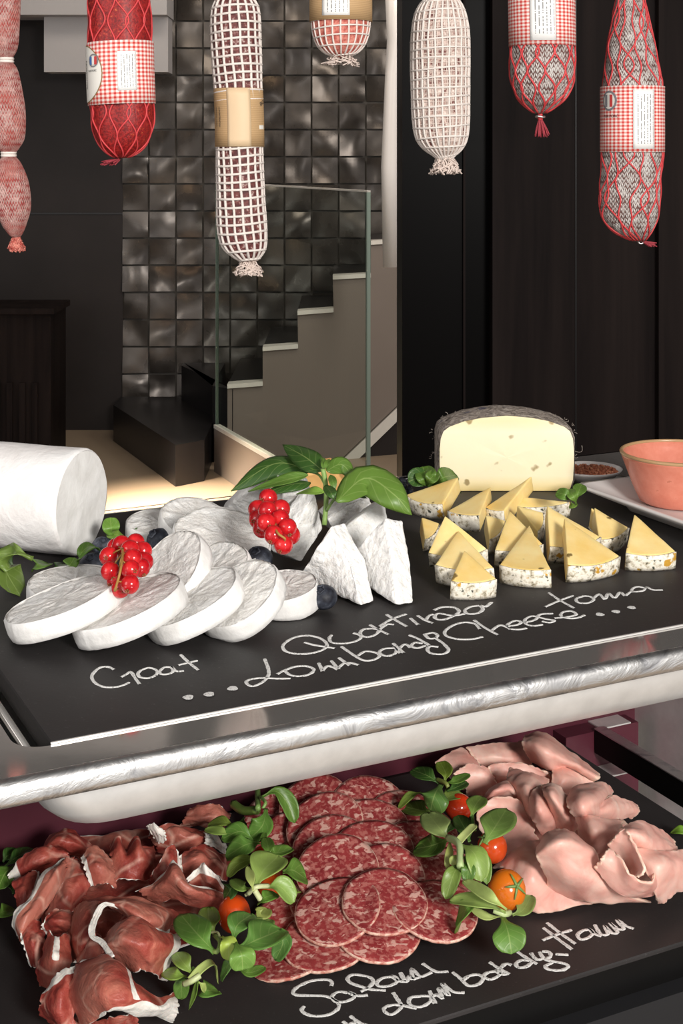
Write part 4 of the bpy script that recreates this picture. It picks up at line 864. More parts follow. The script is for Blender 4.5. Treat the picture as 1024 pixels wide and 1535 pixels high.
def wedge(ap, rl, rr, label):
    A, L, R_ = UP(*ap), UP(*rl), UP(*rr); nrm = (L-A).cross(R_-A).normalized()
    if nrm.dot(V((0, 0, H))-A) < 0: nrm = -nrm
    out = ((L+R_)/2-A); out -= nrm*out.dot(nrm); ln = (R_-L).length; out = out.normalized()*ln*0.11
    arc = [L.lerp(R_, k/10)+out*4*(k/10)*(1-k/10) for k in range(11)]
    t = 0.0125; poly = [A]+arc; top = poly; d = -nrm*t*0.6+V((0, 0, -t*0.45)); low = []
    for p in poly:
        q = p+d; q.z = max(q.z, ZU+0.0006); low.append(q)
    n = len(poly); cen = sum(poly, V((0, 0, 0)))/n
    fs = [tuple(range(n)), tuple(range(2*n-1, n-1, -1))]+[((i+1) % n, i, i+n, (i+1) % n+n) for i in range(n)]
    if (poly[1]-poly[0]).cross(poly[-1]-poly[0]).dot(nrm) < 0: fs = [tuple(reversed(f)) for f in fs]
    o = obj('cheese_wedge', top+low, fs, 'tomme_paste', origin=V((cen.x, cen.y, ZU)), smooth=True); bevel(o, 0.0009, 2)
    m = o.modifiers.new('s', 'SUBSURF'); m.subdivision_type = 'SIMPLE'; m.levels = 3; m.render_levels = 3
    m = o.modifiers.new('d', 'DISPLACE'); m.texture = TEX2; m.strength = 0.0008; m.texture_coords = 'GLOBAL'
    tag(o, label, 'cheese wedge', 'yellow cheese wedges')
    vs = []; on = out.normalized()
    for k in range(11):
        for f in (0, 0.25, 0.5, 0.75, 1.0):
            p = top[1+k].lerp(low[1+k], f)+on*(0.0007+0.0006*math.sin(f*PI)+0.0004*mnoise.noise(V((k, f*5, ap[0])))); p.z = max(p.z, ZU+0.0004); vs.append(p)
    solid(obj('rind', vs, [(k*5+j, k*5+j+1, (k+1)*5+j+1, (k+1)*5+j) for k in range(10) for j in range(4)], 'tomme_rind', o), 0.0012, 0)
for w_ in WS: wedge(*w_)

# ------------------------------------------------------------------ plate and bowls at the right
ZP = ZU+0.004
pl = empty('serving_plate', T(0.66, 0.15, ZU), 'white square plate under the terracotta bowl at the right', 'plate')
vs = []; fs = []; ringz = [(0.03, ZU+0.0005), (0.028, ZU+0.004), (0.0, ZU+0.0165), (0.0, ZU+0.0185), (0.004, ZU+0.0185), (0.030, ZU+0.0085), (0.05, ZU+0.008)]
for ins, z in ringz: vs += [T(a, b, z) for a, b in rrect(0.527+ins, 0.02+ins, 0.80-ins, 0.283-ins, 0.012, 6)]
n = 28
for r in range(len(ringz)-1): fs += [(r*n+i, (r+1)*n+i, (r+1)*n+(i+1) % n, r*n+(i+1) % n) for i in range(n)]
fs += [tuple(range(n)), tuple(6*n+n-1-i for i in range(n))]
obj('dish', vs, fs, 'porcelain', pl)
zb = ZU+0.0088
bc = PZ(1021, 752, zb)
bowl = empty('terracotta_bowl', bc, 'glazed terracotta bowl with tan rim on the white plate', 'bowl')
kr = bc.y/F; r0, r1, hb = 62*kr, 91*kr, 0.041
MB().lathe(bc, [(0.0, 0.001), (r0*0.9, 0.0), (r0, 0.002), (r0+(r1-r0)*0.35, hb*0.35), (r0+(r1-r0)*0.9, hb*0.93), (r1*0.985, hb*0.985), (r1*0.965, hb), (r1*0.94, hb*0.985), (r1*0.90, hb*0.88), (r0*0.94, hb*0.12), (r0*0.8, hb*0.08), (0.0, hb*0.07)]).build('body', 'terracotta', bowl)
MB().tube([bc+V((r1*0.965*math.cos(a), r1*0.965*math.sin(a), hb)) for a in [k*PI/40 for k in range(81)]], 0.0016, 8).build('rim', 'rim_glaze', bowl)
bc2 = PZ(884, 722, ZU+0.0006)
b2 = empty('spice_dish', bc2, 'small cream dish of orange grains behind the white plate', 'bowl'); kr = bc2.y/F
MB().lathe(bc2, [(0, 0.0005), (28*kr, 0), (46*kr, 0.010), (49*kr, 0.0125), (47*kr, 0.0125), (43*kr, 0.009), (0, 0.006)], 40).build('dish', 'porcelain', b2)
m = MB()
for k in range(220):
    a, q = random.uniform(0, 2*PI), math.sqrt(random.random()); r = 41*kr*q
    m.ball(bc2+V((r*math.cos(a), r*math.sin(a), 0.0100+0.0015*(1-q))), 0.0014, 6, 4)
m.lathe(bc2, [(0, 0.0108), (20*kr, 0.0105), (43*kr, 0.0095)], 30)
g_ = m.build('orange_grains', 'grains'); g_['kind'] = 'stuff'; tag(g_, 'orange grains filling the small cream dish', 'spice')

# ------------------------------------------------------------------ berries
def currants(pts, stem, label, h0):
    c0 = UP(*pts[0][:2], 0); root = empty('redcurrant_bunch', V((c0.x, c0.y, ZU)), label, 'redcurrants', 'redcurrant bunches')
    for (x, y, h) in pts:
        c = UP(x, y, h); r = 14.3*c.y/F; MB().ball(c, r, 20, 12).build('berry', 'currant', root)
        d = V((random.uniform(-.5, .5), -0.75, random.uniform(-.5, .2))).normalized(); t = d.orthogonal().normalized(); b_ = d.cross(t); m = MB()
        for k in range(5):
            a = 2*PI*k/5; q = c+d*r*0.97; m.tube([q+(t*math.cos(a)+b_*math.sin(a))*r*0.12, q+d*0.0012+(t*math.cos(a)+b_*math.sin(a))*r*0.2], 0.0004, 4)
        m.build('berry_tip', 'currant_tip', root)
    m = MB(); sp_ = [UP(*p) for p in stem]; m.tube(crs(sp_, 16), 0.0008, 6)
    for (x, y, h) in pts:
        c = UP(x, y, h); q = min(crs(sp_, 16), key=lambda p: (p-c).length); m.tube([q, q.lerp(c, 0.5)+V((0, 0, 0.0005)), c], 0.0005, 5)
    m.build('stem', 'twig', root)
currants([(163, 834, 4.6), (165, 856, 4.2), (195, 876, 4.0), (196, 854, 4.6), (199, 837, 5.0), (195, 824, 5.2), (182, 817, 5.0), (203, 814, 5.0), (214, 826, 4.8), (216, 842, 4.4), (174, 821, 4.7), (181, 882, 3.4), (174, 870, 3.6), (211, 851, 4.4)],
    [(184, 822, 5.4), (183, 840, 5.2), (179, 862, 4.6), (172, 886, 3.6)], 'bunch of redcurrants lying on the front left goat cheese slices', 4)
currants([(402, 747, 5.8), (421, 763, 5.4), (401, 765, 6.0), (399, 783, 5.6), (420, 778, 5.6), (431, 791, 5.2), (410, 802, 5.0), (425, 817, 4.4), (386, 764, 5.2), (436, 802, 4.6), (387, 778, 5.0), (393, 792, 4.8)],
    [(405, 735, 5.2), (410, 765, 5.4), (414, 795, 5.4), (428, 808, 5.0)], 'bunch of redcurrants propped upright against the crumbly white cheese', 4)
def blueberry(x, y, rpx, h, label, sq=0.9):
    c = UP(x, y, h); r = rpx*c.y/F; c.z = max(c.z, ZU+r*sq+0.0004); m = MB().ball(c, r, 24, 14, (1.04, 1.0, sq)); o = m.build('blueberry', 'blueberry', origin=V((c.x, c.y, c.z-r*sq))); tag(o, label, 'blueberry', 'blueberries'); smoothm(o, 1)
    d = V((random.uniform(-0.6, 0.6), -0.5, 0.65)).normalized(); t = d.orthogonal().normalized(); b_ = d.cross(t); q = c+d*r*0.96; m = MB()
    m.tube([q+(t*math.cos(a)+b_*math.sin(a))*r*0.3*(1+0.15*math.cos(5*a)) for a in [k*PI/15 for k in range(31)]], r*0.07, 5); m.build('crown', 'blueberry', o)
blueberry(485, 895, 20.5, 0.9, 'blueberry in front on the bare slate below the white triangles')
blueberry(240, 810, 20, 1.2, 'blueberry behind the steep goat cheese slice')
blueberry(388, 838, 21, 1.4, 'blueberry between the large top goat slice and front row')
blueberry(153, 818, 15, 1.2, 'blueberry tucked beside the cut face of the goat log')
blueberry(139, 846, 19, 1.0, 'blueberry in shadow behind the front redcurrants and green leaves')
c = UP(602, 731, 1.2); root = empty('blackberry', V((c.x, c.y, ZU)), 'dark blackberry at the tip of the right basil leaf', 'berry'); m = MB()
for k in range(34):
    d = V((random.gauss(0, 1), random.gauss(0, 1), random.gauss(0, 1))).normalized(); p = c+V((d.x*0.0085, d.y*0.008, d.z*0.0075)); m.ball(p, 0.0027, 8, 6)
m.build('drupelets', 'blueberry', root)

# ------------------------------------------------------------------ leaves
CAMP = V((0, 0, H))
def prof_w(kind, t):
    if kind == 'lamb':
        s_ = min(max((t-0.10)/0.50, 0), 1); s_ = s_*s_*(3-2*s_); w_ = 0.16+0.84*s_
        if t > 0.60: w_ *= math.sqrt(max(0, 1-((t-0.60)/0.40)**2.2))
        return w_
    if kind == 'basil':
        s_ = max(0, math.sin(PI*min(t*1.02, 1)**0.85))**0.75; return max(s_, 0.06 if t < 0.2 else 0)
    return 1.0 if t < 0.9 else max(0, 1-(t-0.9)/0.1*0.7)
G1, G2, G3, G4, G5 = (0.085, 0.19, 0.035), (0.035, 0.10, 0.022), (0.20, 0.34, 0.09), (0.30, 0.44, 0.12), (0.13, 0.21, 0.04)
def leaf(parent, pts, wpx, col, kind='lamb', cup=0.25, roll=0.0, up=0.55, fn=UP, zf=ZU, name='leaf', wave=0.05):
    P = [fn(*p) for p in pts]; c = sum(P, V((0, 0, 0)))/len(P); W = wpx*c.y/F*0.5
    if len(P) == 2: P = [P[0], P[0].lerp(P[1], 0.5)+V((0, 0, 0.002)), P[1]]
    face = ((CAMP-c).normalized()*(1-up)+V((0, 0, 1))*up).normalized(); n, k = 16, 9; vs = []; uv = []; sd = random.uniform(0, 90)
    for i in range(n+1):
        t = i/n; p = cr(P, t); tg = (cr(P, min(t+0.03, 1))-cr(P, max(t-0.03, 0))).normalized()
        s_ = tg.cross(face); s_ = s_.normalized() if s_.length > 1e-5 else V((1, 0, 0)); nn = s_.cross(tg).normalized()
        s_ = s_*math.cos(roll)+nn*math.sin(roll); nn = s_.cross(tg).normalized(); hw = W*prof_w(kind, t)
        for j in range(k):
            x = 2*j/(k-1)-1; q = p+s_*x*hw+nn*(cup*hw*(x*x-0.3)+wave*W*math.sin(t*8+x*3+sd)*abs(x)); q.z = max(q.z, zf+0.0004+0.0002*(j % 2)); vs.append(q); uv.append((j/(k-1), t))
    o = obj(name, vs, [(i*k+j, i*k+j+1, (i+1)*k+j+1, (i+1)*k+j) for i in range(n) for j in range(k-1)], 'leaf', parent, uvs=uv, col=col); solid(o, 0.0005, 0)
    return o
def stem(parent, pts, r, col, fn=UP, name='stem'):
    return MB().tube(crs([fn(*p) for p in pts], 12), r, 7).build(name, 'stem', parent, col=col)
def sprig(name, base, label, cat, fn, zf, leaves, stems=(), group=None, kind='lamb'):
    b_ = fn(base[0], base[1], 0); root = empty(name, V((b_.x, b_.y, zf)), label, cat, group)
    for L in leaves:
        pts, wpx, col = L[0], L[1], L[2]; kw = L[3] if len(L) > 3 else {}
        leaf(root, pts, wpx, col, fn=fn, zf=zf, **{**dict(kind=kind), **kw})
    for pts, r, col in stems: stem(root, pts, r, col, fn)
    return root
sprig('basil_sprig', (488, 785), 'fresh basil sprig with broad leaves standing among the white cheeses', 'herb', UP, ZU, [
    ([(466, 706, 6.0), (412, 697, 6.2), (346, 736, 4.2)], 46, G2, dict(cup=-0.3)), ([(462, 712, 6.2), (425, 720, 5.8), (372, 737, 4.6)], 22, G1, dict(cup=0.3)), ([(466, 724, 5.4), (432, 728, 5.4), (392, 742, 4.6)], 24, G2, dict(cup=-0.2)),
    ([(484, 706, 6.6), (458, 686, 7.2), (424, 667, 7.4)], 36, G2, dict(cup=-0.25, up=0.2)), ([(478, 705, 6.6), (470, 695, 6.9), (462, 690, 6.9)], 18, G1, dict(up=0.2)),
    ([(490, 706, 6.6), (512, 697, 6.8), (530, 716, 6.0)], 28, G1, dict(cup=-0.3, up=0.3)), ([(496, 712, 6.4), (499, 722, 6.2), (502, 736, 5.6)], 12, G1),
    ([(505, 752, 5.2), (548, 718, 6.2), (590, 742, 5.4), (617, 772, 4.0)], 56, (0.10, 0.21, 0.04), dict(cup=-0.28, up=0.4)), ([(486, 738, 6.0), (465, 736, 6.0), (444, 741, 5.4)], 17, (0.15, 0.30, 0.05)),
    ([(508, 742, 4.6), (528, 738, 4.6), (550, 747, 4.0)], 20, G2), ([(488, 728, 5.8), (496, 738, 5.8), (500, 748, 5.4)], 18, G2),
    ([(484, 702, 7.0), (486, 694, 7.3), (484, 686, 7.5)], 10, G1, dict(up=0.1)), ([(487, 702, 7.0), (490, 694, 7.3), (494, 688, 7.4)], 8, G1, dict(up=0.1))],
    [([(486, 787, 3.0), (489, 750, 4.6), (488, 725, 5.8), (484, 702, 6.9)], 0.0019, (0.24, 0.38, 0.10)), ([(490, 765, 4.0), (500, 750, 5.0), (508, 748, 5.2)], 0.0011, (0.24, 0.38, 0.10)), ([(488, 728, 5.7), (478, 712, 6.2), (462, 706, 6.1)], 0.0009, (0.22, 0.36, 0.09))], kind='basil')
LG = "lamb's lettuce sprigs"
sprig('lettuce_sprig', (60, 850), 'curled green leaves lying in front of the goat cheese log', 'salad leaves', UP, ZU, [
    ([(50, 836, 2.0), (22, 828, 2.4), (8, 850, 1.2), (30, 892, 0.3)], 46, (0.12, 0.21, 0.05), dict(wave=0.2, cup=0.4)), ([(48, 856, 0.8), (58, 845, 1.4), (72, 845, 0.8)], 30, G1), ([(72, 856, 0.6), (86, 850, 1.0), (98, 846, 0.8)], 20, G2),
    ([(88, 862, 0.5), (102, 850, 1.4), (112, 836, 1.8)], 24, G1), ([(114, 858, 0.6), (120, 832, 2.2), (136, 818, 2.4), (150, 826, 1.6)], 22, (0.07, 0.17, 0.03)), ([(20, 850, 0.5), (10, 835, 1.2), (2, 830, 1.4)], 26, G2)], (), LG)
sprig('lettuce_sprig', (170, 800), 'two small round green leaves right of the goat log face', 'salad leaves', UP, ZU, [
    ([(168, 802, 1.6), (167, 793, 2.4), (165, 776, 3.0)], 26, (0.12, 0.27, 0.05), dict(up=0.2)), ([(194, 808, 1.2), (178, 802, 1.8), (160, 801, 1.8)], 20, (0.14, 0.27, 0.05)), ([(196, 800, 1.0), (205, 796, 1.2), (212, 802, 0.8)], 12, G2)], [([(168, 812, 0.8), (168, 803, 1.6)], 0.0011, G3)], LG)
sprig('lettuce_sprig', (645, 728), 'dark green leaf cluster left of the half cheese wheel', 'salad leaves', UP, ZU, [
    ([(650, 730, 1.4), (632, 716, 2.6), (612, 722, 2.4)], 30, G2, dict(up=0.2)), ([(645, 732, 1.4), (640, 716, 2.8), (634, 700, 3.2)], 32, G1, dict(up=0.15)), ([(648, 730, 1.4), (664, 716, 2.6), (684, 712, 2.2)], 30, G1, dict(up=0.2)), ([(655, 735, 1.0), (672, 725, 2.0), (690, 738, 1.0)], 22, G2), ([(640, 728, 2.0), (645, 718, 2.8), (655, 708, 3.0)], 20, G1, dict(up=0.15))], (), LG)
sprig('lettuce_sprig', (860, 750), 'tiny green leaf sprig at the right foot of the half cheese wheel', 'salad leaves', UP, ZU, [
    ([(858, 750, 2.6), (848, 742, 3.2), (834, 738, 3.2)], 19, G1, dict(up=0.2)), ([(864, 756, 2.4), (860, 744, 3.2), (852, 734, 3.4)], 17, (0.12, 0.25, 0.05), dict(up=0.2)), ([(864, 748, 2.6), (868, 736, 3.2), (872, 726, 3.4)], 21, G1, dict(up=0.2)), ([(866, 756, 2.0), (860, 757, 2.2), (853, 760, 2.0)], 12, (0.14, 0.28, 0.05))], (), LG)
# lower board
def lw(name, base, label, leaves, stems=(), cat='salad leaves'): return sprig(name, base, label, cat, LO, ZL, leaves, stems, LG)
PS = (0.50, 0.60, 0.26)
lw('lettuce_sprig', (390, 1240), "lamb's lettuce sprig under the steel shelf between cured ham and salami", [
    ([(392, 1196, 5.6), (414, 1186, 6.0), (432, 1205, 5.2), (442, 1234, 4.0)], 26, G1, dict(cup=0.5)), ([(399, 1212, 5.6), (394, 1236, 5.2), (375, 1256, 4.4)], 38, (0.10, 0.24, 0.05)), ([(380, 1260, 4.4), (360, 1246, 5.0), (332, 1258, 4.4)], 30, (0.08, 0.20, 0.04)), ([(390, 1264, 4.4), (368, 1266, 5.0), (338, 1284, 4.0)], 38, (0.09, 0.22, 0.045)),
    ([(350, 1250, 4.6), (330, 1246, 4.8), (307, 1243, 4.4)], 17, G3), ([(354, 1240, 4.8), (334, 1232, 5.0), (312, 1236, 4.4)], 20, G5), ([(388, 1262, 4.8), (394, 1258, 5.0), (397, 1248, 5.0)], 10, G1), ([(366, 1225, 4.0), (362, 1235, 4.2), (364, 1246, 4.0)], 16, G2)],
    [([(386, 1180, 5.0), (387, 1212, 5.4)], 0.0021, G3), ([(350, 1205, 4.2), (365, 1215, 4.4), (386, 1214, 5.0)], 0.0032, G5), ([(394, 1212, 5.5), (398, 1203, 5.8), (392, 1196, 5.7)], 0.0012, G3)])
lw('lettuce_sprig', (385, 1335), "pale lamb's lettuce sprig in the middle beside the salami, over hidden tomatoes", [
    ([(384, 1328, 5.6), (396, 1302, 6.2), (418, 1282, 5.8)], 54, (0.22, 0.36, 0.10), dict(cup=0.35)), ([(400, 1330, 5.2), (420, 1328, 5.4), (442, 1352, 4.4)], 32, (0.20, 0.35, 0.10), dict(cup=0.5)), ([(424, 1308, 4.8), (440, 1304, 5.0), (460, 1318, 4.0)], 40, G1), ([(420, 1318, 4.2), (436, 1328, 4.0), (446, 1334, 3.4)], 26, G5),
    ([(386, 1356, 4.2), (398, 1345, 4.8), (416, 1340, 4.4)], 22, (0.10, 0.24, 0.04)), ([(378, 1312, 5.0), (376, 1290, 5.6), (356, 1296, 5.4), (340, 1314, 4.6)], 22, G5), ([(376, 1332, 5.2), (362, 1330, 5.4), (347, 1318, 5.0)], 20, (0.16, 0.30, 0.07)), ([(352, 1320, 4.4), (346, 1332, 4.4), (336, 1348, 3.6)], 28, G2),
    ([(396, 1278, 5.2), (414, 1278, 5.4), (438, 1272, 4.8)], 22, G1, dict(cup=0.5)), ([(400, 1286, 5.2), (402, 1270, 5.6), (398, 1256, 5.4)], 20, G1), ([(380, 1336, 5.8), (376, 1318, 6.2), (372, 1298, 6.2)], 14, (0.36, 0.48, 0.18)), ([(384, 1362, 4.6), (392, 1370, 4.4), (400, 1362, 4.2)], 26, (0.24, 0.32, 0.10))],
    [([(372, 1340, 5.2), (384, 1330, 5.8), (402, 1328, 5.4)], 0.0015, (0.62, 0.66, 0.36)), ([(382, 1335, 5.6), (390, 1348, 5.0)], 0.0018, (0.62, 0.66, 0.36)), ([(368, 1342, 5.0), (380, 1334, 5.5)], 0.0010, (0.62, 0.66, 0.36))])
lw('lettuce_sprig', (335, 1415), "large lamb's lettuce sprig with round leaves around the elongated tomato", [
    ([(322, 1428, 4.2), (298, 1402, 5.0), (270, 1370, 4.4)], 50, (0.10, 0.24, 0.05), dict(cup=0.15)), ([(322, 1402, 3.8), (314, 1384, 4.4), (312, 1360, 4.0)], 34, (0.18, 0.29, 0.06)), ([(350, 1410, 5.0), (356, 1386, 5.8), (378, 1370, 5.2)], 38, (0.08, 0.20, 0.045)), ([(384, 1400, 4.2), (392, 1388, 4.6), (400, 1378, 4.2)], 34, (0.18, 0.30, 0.09)),
    ([(356, 1424, 4.8), (388, 1406, 5.4), (422, 1392, 4.4)], 56, (0.09, 0.22, 0.05), dict(cup=0.35)), ([(352, 1414, 5.2), (362, 1430, 5.4), (364, 1454, 4.4)], 40, (0.13, 0.28, 0.06), dict(cup=0.3)), ([(332, 1404, 5.0), (342, 1412, 5.2), (342, 1440, 4.2)], 26, (0.28, 0.42, 0.08), dict(cup=0.4)), ([(352, 1434, 3.6), (342, 1446, 3.4), (331, 1470, 2.2)], 18, (0.09, 0.22, 0.06)),
    ([(356, 1452, 2.4), (374, 1458, 2.4), (398, 1450, 2.0)], 18, G1), ([(408, 1398, 4.0), (424, 1410, 3.8), (412, 1440, 2.6)], 30, (0.07, 0.18, 0.045), dict(cup=0.4))],
    [([(318, 1425, 4.2), (326, 1426, 4.4), (330, 1412, 4.6), (322, 1402, 4.4)], 0.0014, (0.30, 0.42, 0.12)), ([(312, 1398, 4.2), (326, 1398, 4.6), (330, 1410, 4.6)], 0.0008, (0.55, 0.58, 0.30))])
lw('lettuce_sprig', (290, 1470), "small lamb's lettuce sprig nearest the front, beside the cured ham fat", [
    ([(290, 1462, 3.0), (276, 1444, 3.6), (264, 1428, 3.4)], 27, (0.17, 0.29, 0.07)), ([(280, 1464, 2.6), (262, 1460, 3.0), (246, 1456, 2.6)], 26, (0.16, 0.29, 0.06)), ([(274, 1462, 2.2), (272, 1474, 2.0), (272, 1498, 0.8)], 24, (0.10, 0.22, 0.05)), ([(292, 1494, 0.8), (308, 1484, 1.6), (328, 1486, 0.8)], 30, (0.10, 0.24, 0.05), dict(cup=0.3)),
    ([(297, 1468, 2.6), (292, 1488, 1.6), (283, 1514, 0.4)], 10, (0.15, 0.28, 0.06), dict(kind='basil')), ([(286, 1470, 3.0), (302, 1452, 3.4), (320, 1444, 3.2), (327, 1474, 1.4)], 13, (0.34, 0.47, 0.18), dict(kind='strip')), ([(298, 1472, 2.4), (304, 1478, 2.2), (308, 1486, 1.8)], 12, (0.30, 0.43, 0.14))],
    [([(276, 1475, 2.6), (288, 1470, 3.0), (300, 1462, 3.2)], 0.0018, (0.55, 0.62, 0.32)), ([(284, 1472, 2.8), (290, 1450, 3.2)], 0.0009, G3)])
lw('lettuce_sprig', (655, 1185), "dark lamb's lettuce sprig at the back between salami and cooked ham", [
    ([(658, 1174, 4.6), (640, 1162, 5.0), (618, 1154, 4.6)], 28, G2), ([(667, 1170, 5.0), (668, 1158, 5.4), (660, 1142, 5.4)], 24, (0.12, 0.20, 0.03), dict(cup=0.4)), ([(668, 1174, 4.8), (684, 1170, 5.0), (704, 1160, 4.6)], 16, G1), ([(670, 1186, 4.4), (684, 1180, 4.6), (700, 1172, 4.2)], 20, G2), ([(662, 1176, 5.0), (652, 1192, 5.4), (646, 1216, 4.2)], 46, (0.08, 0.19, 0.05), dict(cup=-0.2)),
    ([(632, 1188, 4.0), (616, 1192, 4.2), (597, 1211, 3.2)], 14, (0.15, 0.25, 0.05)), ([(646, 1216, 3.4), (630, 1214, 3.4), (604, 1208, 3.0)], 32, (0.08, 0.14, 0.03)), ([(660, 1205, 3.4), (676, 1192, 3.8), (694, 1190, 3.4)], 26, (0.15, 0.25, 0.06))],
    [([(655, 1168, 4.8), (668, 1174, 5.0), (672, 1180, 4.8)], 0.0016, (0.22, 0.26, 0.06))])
lw('lettuce_sprig', (690, 1270), "long lamb's lettuce sprig beside the two middle tomatoes, round pale leaves", [
    ([(672, 1258, 4.6), (658, 1240, 5.2), (640, 1218, 4.8)], 42, (0.22, 0.33, 0.13), dict(cup=0.1)), ([(674, 1258, 4.2), (650, 1266, 4.4), (622, 1272, 3.6)], 44, (0.06, 0.13, 0.025)), ([(707, 1224, 5.4), (712, 1208, 5.8), (722, 1194, 5.4)], 30, (0.14, 0.25, 0.06)), ([(726, 1264, 5.2), (742, 1240, 5.8), (760, 1212, 5.2)], 52, (0.15, 0.28, 0.075), dict(cup=0.1)),
    ([(704, 1262, 4.6), (698, 1244, 5.0), (686, 1222, 4.6)], 28, (0.055, 0.14, 0.03)), ([(684, 1266, 5.6), (698, 1250, 6.0), (713, 1236, 5.8)], 12, (0.38, 0.50, 0.22), dict(kind='strip')), ([(690, 1266, 5.6), (712, 1280, 5.8), (722, 1322, 4.4)], 34, (0.20, 0.34, 0.09), dict(cup=0.35)), ([(692, 1292, 4.8), (680, 1310, 4.8), (668, 1348, 3.4)], 26, (0.14, 0.24, 0.06), dict(cup=0.4)),
    ([(674, 1256, 5.4), (674, 1276, 5.2), (669, 1302, 4.4)], 12, (0.24, 0.30, 0.10)), ([(704, 1264, 5.0), (726, 1288, 5.0), (730, 1326, 3.8)], 18, (0.12, 0.24, 0.05)), ([(696, 1284, 5.2), (702, 1300, 5.2), (700, 1322, 4.4)], 22, (0.08, 0.19, 0.04)), ([(690, 1280, 5.2), (682, 1288, 5.2), (678, 1298, 4.8)], 16, (0.30, 0.42, 0.14)), ([(668, 1250, 4.8), (674, 1240, 5.0), (680, 1232, 4.6)], 20, G2)],
    [([(672, 1256, 5.4), (688, 1266, 5.8), (690, 1300, 5.2)], 0.0024, (0.42, 0.54, 0.24)), ([(712, 1246, 4.8), (709, 1232, 5.2), (708, 1222, 5.4)], 0.0013, G1)])
lw('lettuce_sprig', (745, 1368), "lamb's lettuce sprig in front of the orange tomato, one leaf over the writing", [
    ([(758, 1368, 3.6), (720, 1352, 4.4), (674, 1350, 3.6)], 26, (0.24, 0.38, 0.12), dict(cup=0.5)), ([(760, 1364, 4.2), (732, 1344, 5.0), (694, 1320, 4.6)], 22, (0.32, 0.46, 0.17), dict(cup=0.5)), ([(714, 1360, 3.4), (698, 1362, 3.6), (684, 1398, 1.4)], 30, (0.11, 0.25, 0.05), dict(cup=0.5)), ([(753, 1372, 2.6), (762, 1398, 2.5), (767, 1430, 1.6)], 50, (0.10, 0.23, 0.05), dict(cup=0.12, up=0.35)),
    ([(768, 1372, 2.4), (784, 1364, 2.6), (797, 1342, 2.4)], 26, (0.20, 0.33, 0.11)), ([(752, 1374, 2.6), (730, 1374, 2.8), (706, 1362, 3.0)], 14, (0.34, 0.47, 0.18))],
    [([(740, 1364, 3.6), (756, 1370, 3.4), (764, 1368, 3.0)], 0.0020, (0.50, 0.60, 0.28))])
lw('lettuce_sprig', (8, 1320), "dark lamb's lettuce at the left edge behind the cured ham", [
    ([(22, 1298, 1.6), (8, 1308, 2.0), (-4, 1334, 1.4)], 34, (0.07, 0.17, 0.03)), ([(-12, 1376, 0.8), (6, 1366, 1.4), (24, 1364, 0.8)], 26, (0.10, 0.23, 0.04)), ([(6, 1300, 1.4), (26, 1284, 2.0), (50, 1272, 1.6)], 24, G2), ([(4, 1292, 1.2), (12, 1282, 1.6), (30, 1276, 1.4)], 24, G2), ([(20, 1340, 0.8), (18, 1325, 1.2), (14, 1310, 1.4)], 20, G2)])
lw('lettuce_leaf', (1015, 1247), 'single small green leaf lying at the right edge of the lower slate', [([(1036, 1250, 0.6), (1020, 1244, 1.0), (1005, 1249, 0.5)], 15, (0.11, 0.25, 0.03), dict(kind='basil'))])

# ------------------------------------------------------------------ tomatoes
def tomato(x, y, rx, ry, h, col, label, cal=None):
    c = LO(x, y, h); r = rx*c.y/F; q = ry/rx; root = empty('cherry_tomato', V((c.x, c.y, c.z-r*q)), label, 'tomato', 'cherry tomatoes')
    o = MB().ball(c, r, 32, 20, (1, 1, q)).build('fruit', 'tomato', root, col=col)
    if cal:
        d = V(cal).normalized(); t = d.orthogonal().normalized(); b_ = d.cross(t); m = MB()
        for k in range(5):
            a = 2*PI*k/5+0.4; e = t*math.cos(a)+b_*math.sin(a); pts = []
            for i in range(5):
                f = i/4*0.62; pts.append(c+(d*math.cos(f)+e*math.sin(f)).normalized()*r*(1.02+(0.10*(i/4)**2)))
            m.tube(pts, [0.0011, 0.0011, 0.0009, 0.0007, 0.0003], 5)
        m.tube([c+d*r*0.98, c+d*r*1.18+t*0.0012], 0.0009, 6); m.build('calyx', 'stem', root, col=(0.16, 0.26, 0.07))
tomato(351, 1370, 24.5, 27, 2.9, (0.62, 0.065, 0.008), 'elongated red orange tomato beside the cured ham')
tomato(688, 1210, 21, 19, 2.8, (0.60, 0.045, 0.012), 'red cherry tomato at the back beside the cooked ham')
tomato(738, 1270, 22.5, 22.5, 3.3, (0.64, 0.075, 0.014), 'red cherry tomato in the middle with its calyx to the left', (-0.55, -0.3, 0.75))
tomato(760, 1334, 28.5, 28.5, 3.2, (0.70, 0.165, 0.010), 'large orange cherry tomato with green star calyx near the writing', (0.42, -0.70, 0.55))
tomato(396, 1291, 22, 22, 3.0, (0.50, 0.035, 0.01), 'red cherry tomato mostly hidden under pale lettuce, farther back')
tomato(405, 1326, 21, 20, 2.6, (0.62, 0.09, 0.01), 'orange cherry tomato hidden under pale lettuce beside salami')

